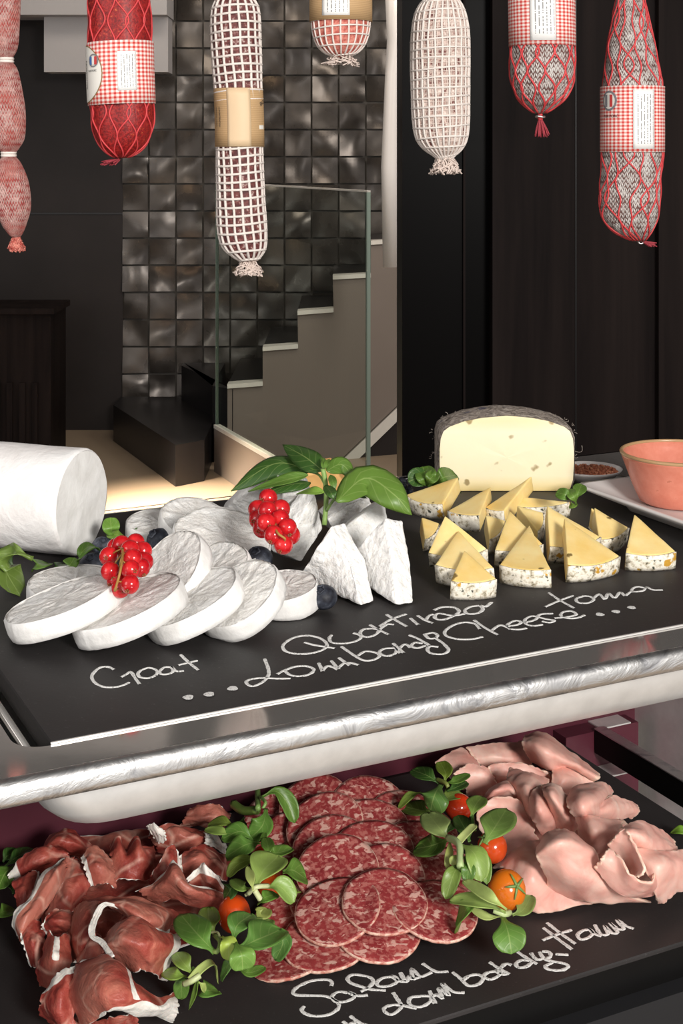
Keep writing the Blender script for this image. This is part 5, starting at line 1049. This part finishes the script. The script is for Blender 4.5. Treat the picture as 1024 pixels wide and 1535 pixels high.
# ------------------------------------------------------------------ sliced salami
def salami_slice(cx, cy, h, tilt, roll, label, Rpx=64):
    R = 0.0288; nr = V((math.sin(math.radians(roll)), -math.sin(math.radians(tilt)), math.cos(math.radians(tilt)))).normalized()
    c = LO(cx, cy, h); X = V((1, 0, 0)); X = (X-nr*X.dot(nr)).normalized(); Yv = nr.cross(X); n = 56; sd = random.uniform(0, 50); t = 0.0016
    wv_ = random.uniform(0.0006, 0.0016); ph = random.uniform(0, 6)
    def P(a, f, d):
        r = R*f*(1+0.025*mnoise.noise(V((math.cos(a)*1.6, math.sin(a)*1.6, sd)))); p = c+X*math.cos(a)*r+Yv*math.sin(a)*r+nr*(wv_*f*f*math.sin(2*a+ph)+0.0005*mnoise.noise(V((math.cos(a)*f*6, math.sin(a)*f*6, sd)))-d); p.z = max(p.z, ZL+0.0003); return p
    vs = [P(0, 0, 0)]; fr = (0.25, 0.5, 0.75, 0.9, 0.985)
    for f in fr: vs += [P(2*PI*i/n, f, 0) for i in range(n)]
    vs += [P(2*PI*i/n, 0.985, t) for i in range(n)]; vs.append(P(0, 0, t)); k = len(fr)
    fs = [(0, 1+i, 1+(i+1) % n) for i in range(n)]+[(1+j*n+i, 1+(j+1)*n+i, 1+(j+1)*n+(i+1) % n, 1+j*n+(i+1) % n) for j in range(k) for i in range(n)]+[(len(vs)-1, 1+k*n+(i+1) % n, 1+k*n+i) for i in range(n)]
    o = obj('salami_slice', vs, fs, 'salami_paste', origin=V((c.x, c.y, ZL))); tag(o, label, 'salami slice', 'sliced salami')
    vs = []
    for f, d in ((0.978, -0.0001), (1.0, 0.0002), (1.004, t*0.5), (1.0, t), (0.98, t+0.0001)): vs += [P(2*PI*i/n, f*(1+0.006*mnoise.noise(V((i*0.6, d*900, sd)))), d) for i in range(n)]
    obj('casing_rim', vs, [(j*n+i, (j+1)*n+i, (j+1)*n+(i+1) % n, j*n+(i+1) % n) for j in range(4) for i in range(n)], 'salami_rim', o)
SS = [
 (426, 1430, 0.3, 2, -4, 'salami slice at the front left, half under the large lettuce sprig'),
 (488, 1408, 1.0, 9, -3, 'large flat salami slice second from left in the front row'),
 (566, 1393, 1.4, 10, 0, 'large flat salami slice in the middle of the front row above the word Salam'),
 (652, 1362, 2.2, 11, 4, 'salami slice at the right of the front row, under the lettuce tips'),
 (444, 1372, 1.0, 9, -8, 'salami slice at the left of the second row beside lettuce'),
 (506, 1362, 2.2, 15, -10, 'salami slice leaning second in the second row'),
 (577, 1351, 2.6, 15, 2, 'salami slice in the middle of the second row, over the front one'),
 (658, 1312, 2.4, 16, 5, 'salami slice right of the second row, below the dark lettuce leaf'),
 (496, 1338, 1.9, 16, -6, 'salami slice left of the third row with pale top edge'),
 (575, 1316, 2.6, 21, 2, 'salami slice standing in the middle of the third row'),
 (630, 1278, 2.2, 21, 6, 'salami slice at the right of the third row near lettuce'),
 (506, 1302, 2.9, 22, -4, 'salami slice upright left of centre in the fourth row'),
 (560, 1276, 2.6, 21, 0, 'salami slice in the middle of the fourth row'),
 (628, 1248, 2.1, 22, 6, 'salami slice right of the fourth row in shade'),
 (498, 1270, 2.5, 22, -6, 'salami slice left of centre in the fifth row'),
 (556, 1243, 2.6, 22, 0, 'salami slice in the middle of the fifth row'),
 (606, 1230, 2.2, 22, 8, 'small visible salami slice at the right of the fifth row'),
 (486, 1236, 2.9, 25, -10, 'salami slice folded upright with streaky fat near the back left'),
 (553, 1208, 2.7, 24, 0, 'salami slice at the very back in the middle'),
 (474, 1208, 2.6, 24, -4, 'salami slice at the very back left beside lettuce tip'),
 (436, 1258, 1.8, 16, -8, 'salami slice at the left edge right of the upper lettuce sprig'),
 (422, 1222, 1.6, 15, -8, 'salami slice behind the long bent lettuce leaf'),
 (456, 1296, 1.5, 14, -8, 'salami slice at the left edge between the two upper lettuce sprigs')]
for s_ in SS: salami_slice(*s_)

# ------------------------------------------------------------------ cured and cooked ham
def sheet(name, grid, mat, fat=None, parent=None, nu=44, nv=30, th=0.0011, rag=0.0016, rip=0.0009, part='meat', mid=0.0030):
    rows = [[LO(*p) for p in r] for r in grid]; sd = random.uniform(0, 99); vs = []; fv = []; uv = []
    for j in range(nv+1):
        v = j/nv; 
        for i in range(nu+1):
            uu = i/nu; col = [cr(r, uu) for r in rows]; p = cr(col, v) if len(col) > 1 else col[0]
            e = min(uu, 1-uu, v, 1-v)
            k = mnoise.noise(V((uu*5, v*5, sd)))
            p = p+V((0, 0, 1))*(rip*k+mid*(mnoise.noise(p*50+V((sd, 0, 0)))+0.55*abs(mnoise.noise(p*95+V((sd, 3, 0)))))+0.0007*mnoise.noise(p*130))
            if e < 0.06:
                q = (1-e/0.06)*rag; p = p+V((mnoise.noise(V((uu*11, v*11, sd+5))), mnoise.noise(V((uu*11, v*11, sd+9))), 0.4*mnoise.noise(V((uu*14, v*14, sd+15)))))*q
            p.z = max(p.z, ZL+0.0005+0.0004*random.random()); vs.append(p); uv.append((uu, v)); fv.append(fat(uu, v) if fat else (1.0 if e < 0.02 else 0.0))
    N = nu+1
    o = obj(name if parent is None else part, vs, [(j*N+i, j*N+i+1, (j+1)*N+i+1, (j+1)*N+i) for j in range(nv) for i in range(nu)], mat, parent, uvs=uv, attr={'fat': fv}, origin=None if parent else V((sum(p.x for p in vs)/len(vs), sum(p.y for p in vs)/len(vs), ZL)))
    solid(o, th, 0); smoothm(o, 1); return o
def st(x, a, b): return min(max((x-a)/(b-a), 0), 1)
ed_v0 = lambda w_: (lambda a, b: 1-st(b, w_*0.7, w_*1.3))
ed_v1 = lambda w_: (lambda a, b: 1-st(1-b, w_*0.7, w_*1.3))
ed_u0 = lambda w_: (lambda a, b: 1-st(a, w_*0.7, w_*1.3))
ed_u1 = lambda w_: (lambda a, b: 1-st(1-a, w_*0.7, w_*1.3))
allf = lambda a, b: 1.0
HAM = [
 ([[(786, 1103, 4.0), (815, 1098, 4.3), (860, 1130, 3.2), (899, 1161, 1.5)], [(783, 1112, 4.6), (812, 1118, 5.0), (850, 1141, 3.8), (897, 1167, 2.0)], [(788, 1128, 3.6), (820, 1146, 3.6), (852, 1155, 2.6), (884, 1173, 1.2)], [(798, 1142, 2.4), (825, 1155, 2.6), (850, 1162, 2.0), (880, 1174, 1.0)]], 'cooked ham slice with a long tongue pointing at the black rail, topmost at back'),
 ([[(829, 1141, 3.2), (850, 1152, 3.0), (893, 1173, 1.6)], [(828, 1165, 2.8), (850, 1168, 2.8), (882, 1177, 1.5)], [(826, 1198, 1.6), (846, 1193, 1.6), (875, 1184, 1.2)]], 'triangular cooked ham fold just below the long tongue slice'),
 ([[(652, 1143, 2.5), (692, 1121, 3.0), (716, 1142, 2.5)], [(668, 1157, 2.0), (692, 1150, 2.4), (724, 1160, 2.0)], [(690, 1185, 1.0), (710, 1180, 1.3), (735, 1175, 1.2)]], 'shaded cooked ham slice farthest left at the back, behind lettuce'),
 ([[(698, 1121, 3.2), (740, 1114, 3.4), (787, 1112, 3.0)], [(712, 1138, 2.6), (750, 1135, 2.8), (794, 1135, 2.4)], [(725, 1152, 1.8), (755, 1150, 1.8), (802, 1152, 1.6)]], 'shaded cooked ham slice right under the steel shelf edge'),
 ([[(731, 1147, 3.0), (775, 1143, 3.2), (817, 1155, 2.8)], [(732, 1160, 2.4), (780, 1157, 2.6), (829, 1166, 2.2)], [(745, 1172, 1.5), (785, 1174, 1.6), (832, 1182, 1.4)]], 'shaded flat cooked ham slice second from the back'),
 ([[(680, 1160, 2.8), (703, 1146, 3.2), (732, 1152, 2.8)], [(696, 1175, 2.0), (720, 1166, 2.4), (743, 1168, 2.2)], [(700, 1193, 0.8), (722, 1194, 0.8), (750, 1192, 0.8)]], 'shaded cooked ham slice behind the back red tomato'),
 ([[(722, 1203, 2.4), (736, 1182, 3.4), (758, 1172, 3.6), (772, 1180, 3.2)], [(728, 1206, 2.4), (742, 1190, 3.6), (762, 1183, 3.8), (776, 1192, 3.2)], [(736, 1208, 1.6), (748, 1200, 2.0), (762, 1198, 2.2), (776, 1202, 2.2)]], 'arched cooked ham curl above the round lettuce leaf'),
 ([[(765, 1153, 3.8), (792, 1158, 4.2), (824, 1168, 3.4)], [(760, 1170, 3.6), (790, 1178, 4.4), (818, 1186, 3.6)], [(772, 1192, 2.8), (793, 1205, 3.6), (806, 1206, 3.2)], [(788, 1228, 1.4), (796, 1234, 2.0), (800, 1228, 2.0)]], 'cone shaped cooked ham fold with a small dark speck'),
 ([[(812, 1175, 4.6), (820, 1187, 4.2), (834, 1217, 3.2), (840, 1244, 1.8)], [(798, 1188, 4.4), (807, 1205, 4.6), (820, 1226, 3.6), (828, 1246, 1.8)], [(791, 1212, 3.0), (797, 1226, 3.2), (806, 1241, 2.4), (813, 1252, 1.4)]], 'left petal of cooked ham in the upright pair'),
 ([[(812, 1178, 4.8), (834, 1176, 5.0), (855, 1205, 3.8), (868, 1240, 2.0)], [(815, 1188, 5.0), (828, 1194, 5.4), (847, 1220, 4.2), (860, 1247, 2.0)], [(818, 1200, 3.8), (824, 1213, 3.8), (832, 1231, 2.8), (841, 1250, 1.6)]], 'right petal of cooked ham in the upright pair'),
 ([[(851, 1196, 4.2), (864, 1179, 4.8), (904, 1174, 4.0), (920, 1187, 2.8)], [(850, 1206, 5.0), (872, 1195, 5.8), (895, 1198, 5.2), (914, 1199, 3.4)], [(858, 1220, 4.6), (876, 1216, 5.2), (895, 1212, 4.6), (908, 1206, 3.2)], [(864, 1228, 3.6), (884, 1226, 4.0), (905, 1222, 3.6), (916, 1214, 2.8)]], 'plump folded cooked ham slice highest on the right side'),
 ([[(890, 1210, 4.8), (918, 1192, 4.0), (940, 1200, 2.8), (955, 1206, 1.6)], [(888, 1219, 4.4), (915, 1212, 4.0), (938, 1213, 2.8), (958, 1217, 1.5)], [(892, 1230, 3.6), (915, 1230, 3.0), (934, 1226, 2.2), (946, 1227, 1.2)]], 'frayed cooked ham flap sticking out towards the black rail'),
 ([[(862, 1221, 4.2), (888, 1224, 4.8), (934, 1232, 3.6)], [(867, 1240, 3.6), (892, 1244, 4.6), (928, 1246, 3.6)], [(872, 1262, 2.6), (890, 1266, 3.4), (912, 1264, 3.0)], [(876, 1270, 1.8), (893, 1278, 2.0), (908, 1276, 2.0)]], 'funnel of cooked ham below the plump folded slice'),
 ([[(807, 1270, 3.6), (822, 1248, 4.6), (852, 1245, 4.6), (874, 1264, 3.6)], [(803, 1281, 4.8), (830, 1262, 6.0), (858, 1261, 5.8), (892, 1277, 4.2)], [(810, 1292, 4.2), (840, 1284, 5.0), (868, 1284, 4.8), (900, 1292, 3.8)], [(820, 1318, 2.6), (850, 1318, 3.4), (885, 1318, 3.4), (925, 1335, 2.0)], [(823, 1342, 0.8), (855, 1346, 1.0), (895, 1354, 1.0), (978, 1354, 0.4)]], 'large smooth cooked ham slice with rolled top in the front middle'),
 ([[(912, 1272, 5.2), (928, 1286, 5.0), (942, 1306, 4.6), (958, 1318, 4.0), (976, 1322, 4.0), (980, 1308, 4.2)], [(902, 1286, 5.0), (918, 1304, 4.2), (936, 1324, 3.4), (956, 1334, 3.0), (980, 1330, 3.2), (984, 1314, 3.8)], [(892, 1299, 4.2), (906, 1320, 3.2), (930, 1340, 2.4), (956, 1346, 2.0), (984, 1338, 2.2), (986, 1320, 3.0)]], 'curled cooked ham ribbon forming a loop at the right front'),
 ([[(924, 1250, 5.8), (938, 1244, 6.2), (952, 1268, 5.6), (966, 1300, 4.8), (962, 1315, 4.2)], [(918, 1258, 5.4), (934, 1262, 5.4), (948, 1282, 4.8), (958, 1305, 4.2), (952, 1318, 3.8)], [(910, 1268, 4.8), (924, 1278, 4.4), (938, 1294, 3.8), (946, 1308, 3.4), (940, 1319, 3.2)]], 'warm toned cooked ham curl above the looped ribbon'),
 ([[(932, 1242, 5.6), (955, 1230, 5.6), (985, 1242, 4.0), (1010, 1260, 2.2)], [(940, 1250, 6.2), (965, 1252, 5.8), (990, 1260, 4.2), (1014, 1270, 2.4)], [(954, 1272, 4.8), (975, 1274, 4.6), (1000, 1279, 3.4), (1024, 1280, 2.0)]], 'cooked ham slice with ragged rim at the upper right of the pile'),
 ([[(950, 1272, 5.0), (985, 1276, 4.6), (1010, 1276, 3.8), (1036, 1270, 2.6)], [(966, 1298, 4.4), (990, 1298, 4.6), (1012, 1296, 3.8), (1038, 1298, 2.4)], [(980, 1335, 2.8), (990, 1328, 3.0), (1015, 1316, 2.8), (1040, 1315, 1.8)], [(986, 1356, 1.0), (998, 1352, 1.2), (1015, 1338, 1.4), (1040, 1332, 1.0)]], 'cooked ham slice hanging down at the right edge with torn ends'),
 ([[(738, 1300, 1.6), (765, 1278, 2.6), (790, 1262, 3.2), (810, 1260, 3.0)], [(758, 1305, 2.2), (785, 1292, 3.2), (810, 1290, 3.4), (824, 1300, 2.8)], [(772, 1335, 1.8), (800, 1318, 2.6), (820, 1325, 2.0), (852, 1342, 1.2)], [(778, 1367, 0.3), (815, 1369, 0.3), (852, 1363, 0.3), (900, 1352, 0.3)]], 'cooked ham slice at the bottom, between the orange tomato and the big slice'),
 ([[(715, 1216, 2.6), (738, 1196, 3.4), (770, 1195, 3.6), (788, 1208, 2.8)], [(716, 1235, 2.0), (745, 1216, 2.6), (775, 1213, 2.8), (797, 1226, 2.4)], [(738, 1272, 1.0), (765, 1250, 1.8), (785, 1246, 2.0), (802, 1247, 2.0)], [(768, 1288, 0.6), (785, 1272, 1.0), (800, 1264, 1.4), (810, 1260, 1.4)]], 'cooked ham slice behind the round lettuce leaf, left of the cones'),
 ([[(700, 1165, 0.8), (760, 1150, 1.0), (830, 1160, 1.0), (880, 1190, 0.6)], [(710, 1205, 0.6), (770, 1200, 0.8), (850, 1205, 0.8), (930, 1225, 0.5)], [(745, 1270, 0.4), (810, 1260, 0.6), (890, 1265, 0.6), (980, 1280, 0.4)], [(770, 1330, 0.2), (830, 1325, 0.3), (900, 1330, 0.3), (985, 1320, 0.2)]], 'broad cooked ham slice spread flat as the lowest layer of the pile')]
for i, (g_, lab) in enumerate(HAM):
    o = sheet('cooked_ham_slice', g_, 'ham', lambda a, b: 1.0 if min(a, 1-a, b, 1-b) < 0.03 else 0.0, rip=0.0006, rag=0.0018, th=0.0019, mid=0.0012); tag(o, lab, 'ham slice', 'cooked ham slices')
PRO = [
 ([[(64, 1270, 2.6), (82, 1248, 3.4), (110, 1249, 3.4), (140, 1268, 2.4)], [(68, 1276, 2.8), (88, 1264, 3.6), (112, 1266, 3.4), (136, 1282, 2.4)], [(80, 1284, 1.8), (95, 1286, 2.0), (110, 1288, 1.8), (122, 1290, 1.4)]], None, 'cured ham slice folded over at the back left corner'),
 ([[(12, 1310, 2.2), (32, 1289, 3.0), (65, 1269, 3.6), (104, 1281, 3.0)], [(14, 1317, 1.8), (38, 1304, 2.6), (66, 1290, 3.2), (100, 1289, 2.6)], [(20, 1323, 1.0), (40, 1317, 1.4), (65, 1308, 1.6), (90, 1300, 1.6)]], ed_u0(0.22), 'cured ham slice with a white fat tip at the far left'),
 ([[(95, 1286, 4.2), (66, 1309, 4.0), (44, 1345, 3.4), (19, 1376, 2.6), (26, 1404, 1.4)], [(99, 1293, 4.4), (80, 1318, 4.2), (58, 1350, 3.6), (34, 1385, 2.8), (33, 1410, 1.6)], [(100, 1302, 3.6), (89, 1332, 3.4), (69, 1364, 2.8), (50, 1390, 2.0), (44, 1412, 1.2)]], ed_v0(0.20), 'cured ham strip running diagonally with a white fat edge on the left'),
 ([[(19, 1322, 2.4), (40, 1311, 2.8), (60, 1306, 3.0)], [(22, 1341, 2.2), (36, 1336, 2.6), (52, 1336, 2.6)], [(26, 1364, 1.4), (34, 1364, 1.6), (42, 1360, 1.6)]], ed_u1(0.08), 'pale cured ham piece left of the diagonal strip'),
 ([[(98, 1290, 3.4), (115, 1290, 3.2), (131, 1305, 2.8)], [(88, 1320, 3.0), (112, 1318, 3.2), (136, 1326, 2.6)], [(75, 1355, 2.0), (100, 1350, 2.4), (126, 1346, 2.0)], [(66, 1384, 1.0), (95, 1378, 1.2), (116, 1362, 1.2)]], None, 'dark cured ham slice right of the diagonal strip'),
 ([[(120, 1284, 3.8), (140, 1269, 4.2), (168, 1292, 3.2)], [(128, 1302, 3.6), (148, 1295, 4.0), (172, 1310, 3.0)], [(136, 1330, 2.4), (154, 1327, 2.6), (174, 1332, 2.0)]], ed_u0(0.16), 'bright red cured ham fold with fat down its left side'),
 ([[(164, 1262, 3.4), (177, 1253, 4.2), (188, 1276, 2.8), (205, 1252, 4.2), (212, 1270, 3.2), (230, 1262, 3.2)], [(166, 1286, 3.2), (180, 1280, 3.6), (192, 1290, 3.2), (208, 1284, 3.6), (222, 1290, 3.0), (234, 1290, 2.6)], [(168, 1322, 2.0), (182, 1320, 2.2), (200, 1322, 2.2), (215, 1320, 2.0), (228, 1314, 1.8), (240, 1308, 1.6)]], None, 'ruffled cured ham slice with two peaks at the back'),
 ([[(226, 1312, 3.2), (240, 1290, 4.0), (258, 1262, 4.8), (268, 1286, 3.8)], [(224, 1324, 2.4), (240, 1312, 3.2), (258, 1300, 3.8), (271, 1306, 3.2)], [(226, 1334, 1.6), (242, 1326, 1.8), (258, 1318, 2.0), (272, 1318, 2.0)]], ed_u1(0.14), 'upright pointed cured ham peak in the centre of the pile'),
 ([[(203, 1336, 3.0), (245, 1308, 4.2), (258, 1290, 5.0), (271, 1305, 4.4), (274, 1322, 4.0), (334, 1336, 2.6)], [(220, 1346, 2.6), (244, 1328, 4.0), (262, 1318, 4.8), (280, 1330, 4.4), (302, 1338, 3.8), (336, 1350, 2.2)], [(228, 1356, 1.6), (248, 1352, 2.4), (268, 1352, 2.8), (290, 1360, 2.4), (312, 1368, 1.8), (330, 1373, 1.2)]], ed_v0(0.10), 'draped cured ham slice in the centre with a pale upper rim'),
 ([[(270, 1284, 3.8), (288, 1269, 4.2), (312, 1267, 3.8), (347, 1285, 2.2)], [(270, 1300, 3.4), (292, 1292, 4.0), (318, 1292, 3.4), (350, 1294, 2.0)], [(272, 1320, 2.2), (295, 1314, 2.4), (320, 1314, 2.2), (338, 1324, 1.4)]], ed_u0(0.06), 'cured ham slice on the right reaching the lettuce'),
 ([[(280, 1319, 3.8), (298, 1305, 4.2), (307, 1298, 4.8), (325, 1316, 3.8), (338, 1332, 2.6)], [(283, 1324, 3.4), (300, 1316, 3.8), (312, 1318, 4.0), (327, 1328, 3.2), (337, 1338, 2.4)], [(286, 1330, 2.6), (302, 1328, 2.8), (314, 1330, 2.8), (326, 1336, 2.4), (334, 1343, 2.0)]], ed_v0(0.40), 'small cured ham curl with thick white fat above the tomato'),
 ([[(284, 1212, 3.6), (305, 1204, 4.2), (325, 1204, 4.0), (347, 1222, 2.8)], [(276, 1228, 3.2), (300, 1225, 3.6), (322, 1226, 3.4), (342, 1233, 2.6)], [(268, 1244, 2.0), (295, 1243, 2.2), (315, 1245, 2.0), (335, 1245, 1.6)]], None, 'cured ham slice highest at the back, against the steel pan'),
 ([[(220, 1250, 3.2), (245, 1239, 3.6), (280, 1241, 3.4), (308, 1245, 3.0)], [(230, 1262, 2.8), (255, 1262, 3.0), (285, 1258, 3.2), (312, 1262, 2.6)], [(238, 1278, 1.8), (262, 1279, 1.8), (290, 1278, 2.0), (310, 1275, 1.6)]], None, 'dark cured ham slice at the back right of the fatty curl'),
 ([[(220, 1241, 4.4), (231, 1237, 4.8), (246, 1247, 4.4)], [(226, 1250, 4.0), (236, 1248, 4.4), (249, 1258, 3.8)], [(234, 1263, 3.2), (241, 1267, 3.2), (247, 1264, 3.2)]], allf, 'small crumpled curl of cured ham fat at the back'),
 ([[(308, 1249, 3.4), (322, 1251, 3.2), (339, 1272, 2.2)], [(306, 1264, 3.0), (322, 1268, 3.0), (338, 1283, 2.0)]], allf, 'white cured ham fat strip beside the upper lettuce sprig'),
 ([[(98, 1256, 1.2), (160, 1250, 1.4), (220, 1245, 1.6), (285, 1238, 1.4)], [(70, 1300, 0.9), (165, 1300, 1.0), (225, 1295, 1.1), (310, 1285, 1.0)], [(60, 1370, 0.5), (170, 1350, 0.7), (230, 1345, 0.7), (325, 1345, 0.6)], [(90, 1440, 0.2), (160, 1440, 0.3), (230, 1430, 0.3), (300, 1410, 0.2)]], None, 'flat dark cured ham layer at the bottom of the pile'),
 ([[(64, 1386, 3.0), (80, 1362, 3.6), (107, 1368, 3.2)], [(62, 1393, 2.6), (84, 1384, 3.4), (108, 1388, 3.0)], [(72, 1405, 1.8), (90, 1402, 2.0), (107, 1406, 2.0)]], ed_u0(0.12), 'short rolled cured ham fold at the left, above the red triangle'),
 ([[(72, 1395, 3.0), (88, 1408, 3.2), (106, 1400, 2.6)], [(65, 1424, 2.4), (82, 1430, 3.2), (106, 1432, 2.4)], [(55, 1455, 1.6), (78, 1454, 2.2), (104, 1452, 2.0)], [(60, 1481, 0.4), (74, 1484, 0.8), (90, 1466, 1.0)]], lambda a, b: 1.0 if abs(a-0.45-b*0.25) < 0.10 and b < 0.45 else 0, 'red triangular cured ham fold at the left front'),
 ([[(28, 1396, 2.2), (48, 1380, 2.6), (67, 1386, 2.4)], [(35, 1420, 1.8), (50, 1415, 2.2), (67, 1416, 2.0)], [(46, 1449, 0.6), (56, 1455, 0.8), (67, 1449, 0.8)]], ed_u0(0.1), 'dark cured ham end hanging at the left edge of the pile'),
 ([[(156, 1404, 4.4), (172, 1389, 5.4), (200, 1377, 5.8), (246, 1400, 4.6), (269, 1403, 3.4)], [(158, 1418, 4.8), (182, 1408, 5.8), (215, 1404, 5.8), (248, 1416, 4.8), (270, 1420, 3.2)], [(168, 1432, 4.2), (195, 1427, 5.0), (218, 1430, 5.0), (238, 1440, 4.0), (256, 1442, 2.8)], [(192, 1450, 3.2), (208, 1455, 3.8), (222, 1458, 3.4), (234, 1465, 2.6), (250, 1473, 1.4)]], ed_u1(0.13), 'rounded cured ham lobe with a white fat end, front right'),
 ([[(112, 1446, 3.6), (135, 1439, 4.4), (165, 1436, 5.0), (190, 1448, 4.8), (202, 1470, 4.4), (236, 1495, 3.2), (262, 1488, 2.2)], [(103, 1475, 3.4), (130, 1468, 4.8), (160, 1468, 5.6), (188, 1478, 5.4), (210, 1490, 4.6), (240, 1506, 3.4), (268, 1504, 2.0)], [(105, 1502, 2.6), (128, 1500, 4.0), (155, 1500, 4.8), (180, 1503, 4.8), (210, 1508, 4.0), (238, 1518, 2.8), (266, 1520, 1.6)], [(118, 1530, 1.4), (130, 1537, 2.0), (150, 1529, 3.0), (165, 1512, 4.2), (195, 1516, 3.6), (225, 1530, 2.2), (256, 1533, 1.0)]], lambda a, b: max(st(a+0.75*b, 1.0, 1.08)*st(b, 0.08, 0.2), st(0.055-abs(a-0.52-0.22*b), 0, 0.03)*(b < 0.5)*0.8), 'marbled cured ham slice nearest the front, broad white fat at right'),
 ([[(72, 1481, 2.8), (88, 1455, 3.8), (112, 1446, 4.0)], [(61, 1506, 2.2), (88, 1485, 3.4), (110, 1475, 3.4)], [(59, 1520, 1.4), (85, 1516, 2.6), (108, 1502, 2.6)], [(78, 1538, 0.6), (95, 1544, 1.4), (114, 1538, 1.6)]], ed_v0(0.17), 'cured ham fold at the front left with a white fat top'),
 ([[(105, 1520, 1.4), (150, 1528, 2.0), (180, 1519, 2.8), (204, 1525, 1.8)], [(100, 1548, 0.8), (150, 1552, 1.0), (180, 1548, 1.4), (208, 1543, 1.0)]], None, 'red cured ham edge peeking out under the nearest marbled slice')]
for g_, ft, lab in PRO:
    o = sheet('cured_ham_slice', g_, 'prosciutto', (lambda a, b, q=ft: max(q(a, b) if q else 0.0, 0.62*(1-st(min(b, 1-b), 0.012, 0.03)))), rip=0.0016, rag=0.0022); tag(o, lab, 'ham slice', 'cured ham slices')
c = LO(150, 1395, 0); root = empty('cured_ham_slice', V((c.x, c.y, ZL)), 'cured ham slice rolled into an open loop with white fat rim, front centre', 'ham slice', 'cured ham slices')
sheet('x', [[(112, 1360, 3.6), (125, 1352, 4.4), (150, 1354, 5.0)], [(108, 1385, 3.2), (122, 1385, 4.2), (140, 1374, 5.0)], [(105, 1415, 2.2), (118, 1418, 3.4), (136, 1400, 4.6)], [(108, 1442, 1.0), (115, 1442, 1.8), (124, 1434, 2.8)]], 'prosciutto', lambda a, b: 0, root, part='outer_wall')
sheet('x', [[(112, 1360, 3.0), (160, 1345, 4.4), (205, 1346, 4.4), (250, 1362, 3.4), (276, 1372, 2.4)], [(150, 1356, 5.0), (175, 1357, 5.2), (208, 1370, 5.0), (240, 1384, 4.0), (264, 1380, 2.6)], [(180, 1362, 4.2), (186, 1372, 4.4), (215, 1390, 4.0), (238, 1400, 3.2), (250, 1404, 2.2)]], 'prosciutto', lambda a, b: 1.0 if (a > 0.62 and b > 0.86) else 0, root, part='top_fold')
sheet('x', [[(142, 1362, 3.4), (160, 1360, 3.4), (182, 1368, 3.2)], [(138, 1385, 1.8), (158, 1385, 1.6), (180, 1385, 1.8)], [(146, 1404, 1.6), (156, 1408, 1.4), (174, 1400, 1.6)]], 'prosciutto', lambda a, b: 0, root, part='inner_wall')
sheet('x', [[(181, 1359, 5.0), (160, 1356, 5.4), (143, 1366, 5.4), (133, 1398, 5.0), (150, 1416, 4.9), (166, 1436, 5.0)], [(184, 1363, 4.8), (162, 1361, 5.2), (149, 1374, 5.2), (142, 1400, 5.0), (156, 1411, 5.0), (172, 1433, 5.0)]], 'prosciutto', allf, root, part='fat_rim', rag=0.0008)
sheet('x', [[(122, 1400, 3.0), (136, 1398, 4.4), (150, 1416, 4.6)], [(118, 1425, 2.6), (135, 1425, 3.8), (158, 1432, 4.4)], [(114, 1445, 2.4), (140, 1442, 3.6), (168, 1440, 4.2)]], 'prosciutto', lambda a, b: 0, root, part='inner_fold')
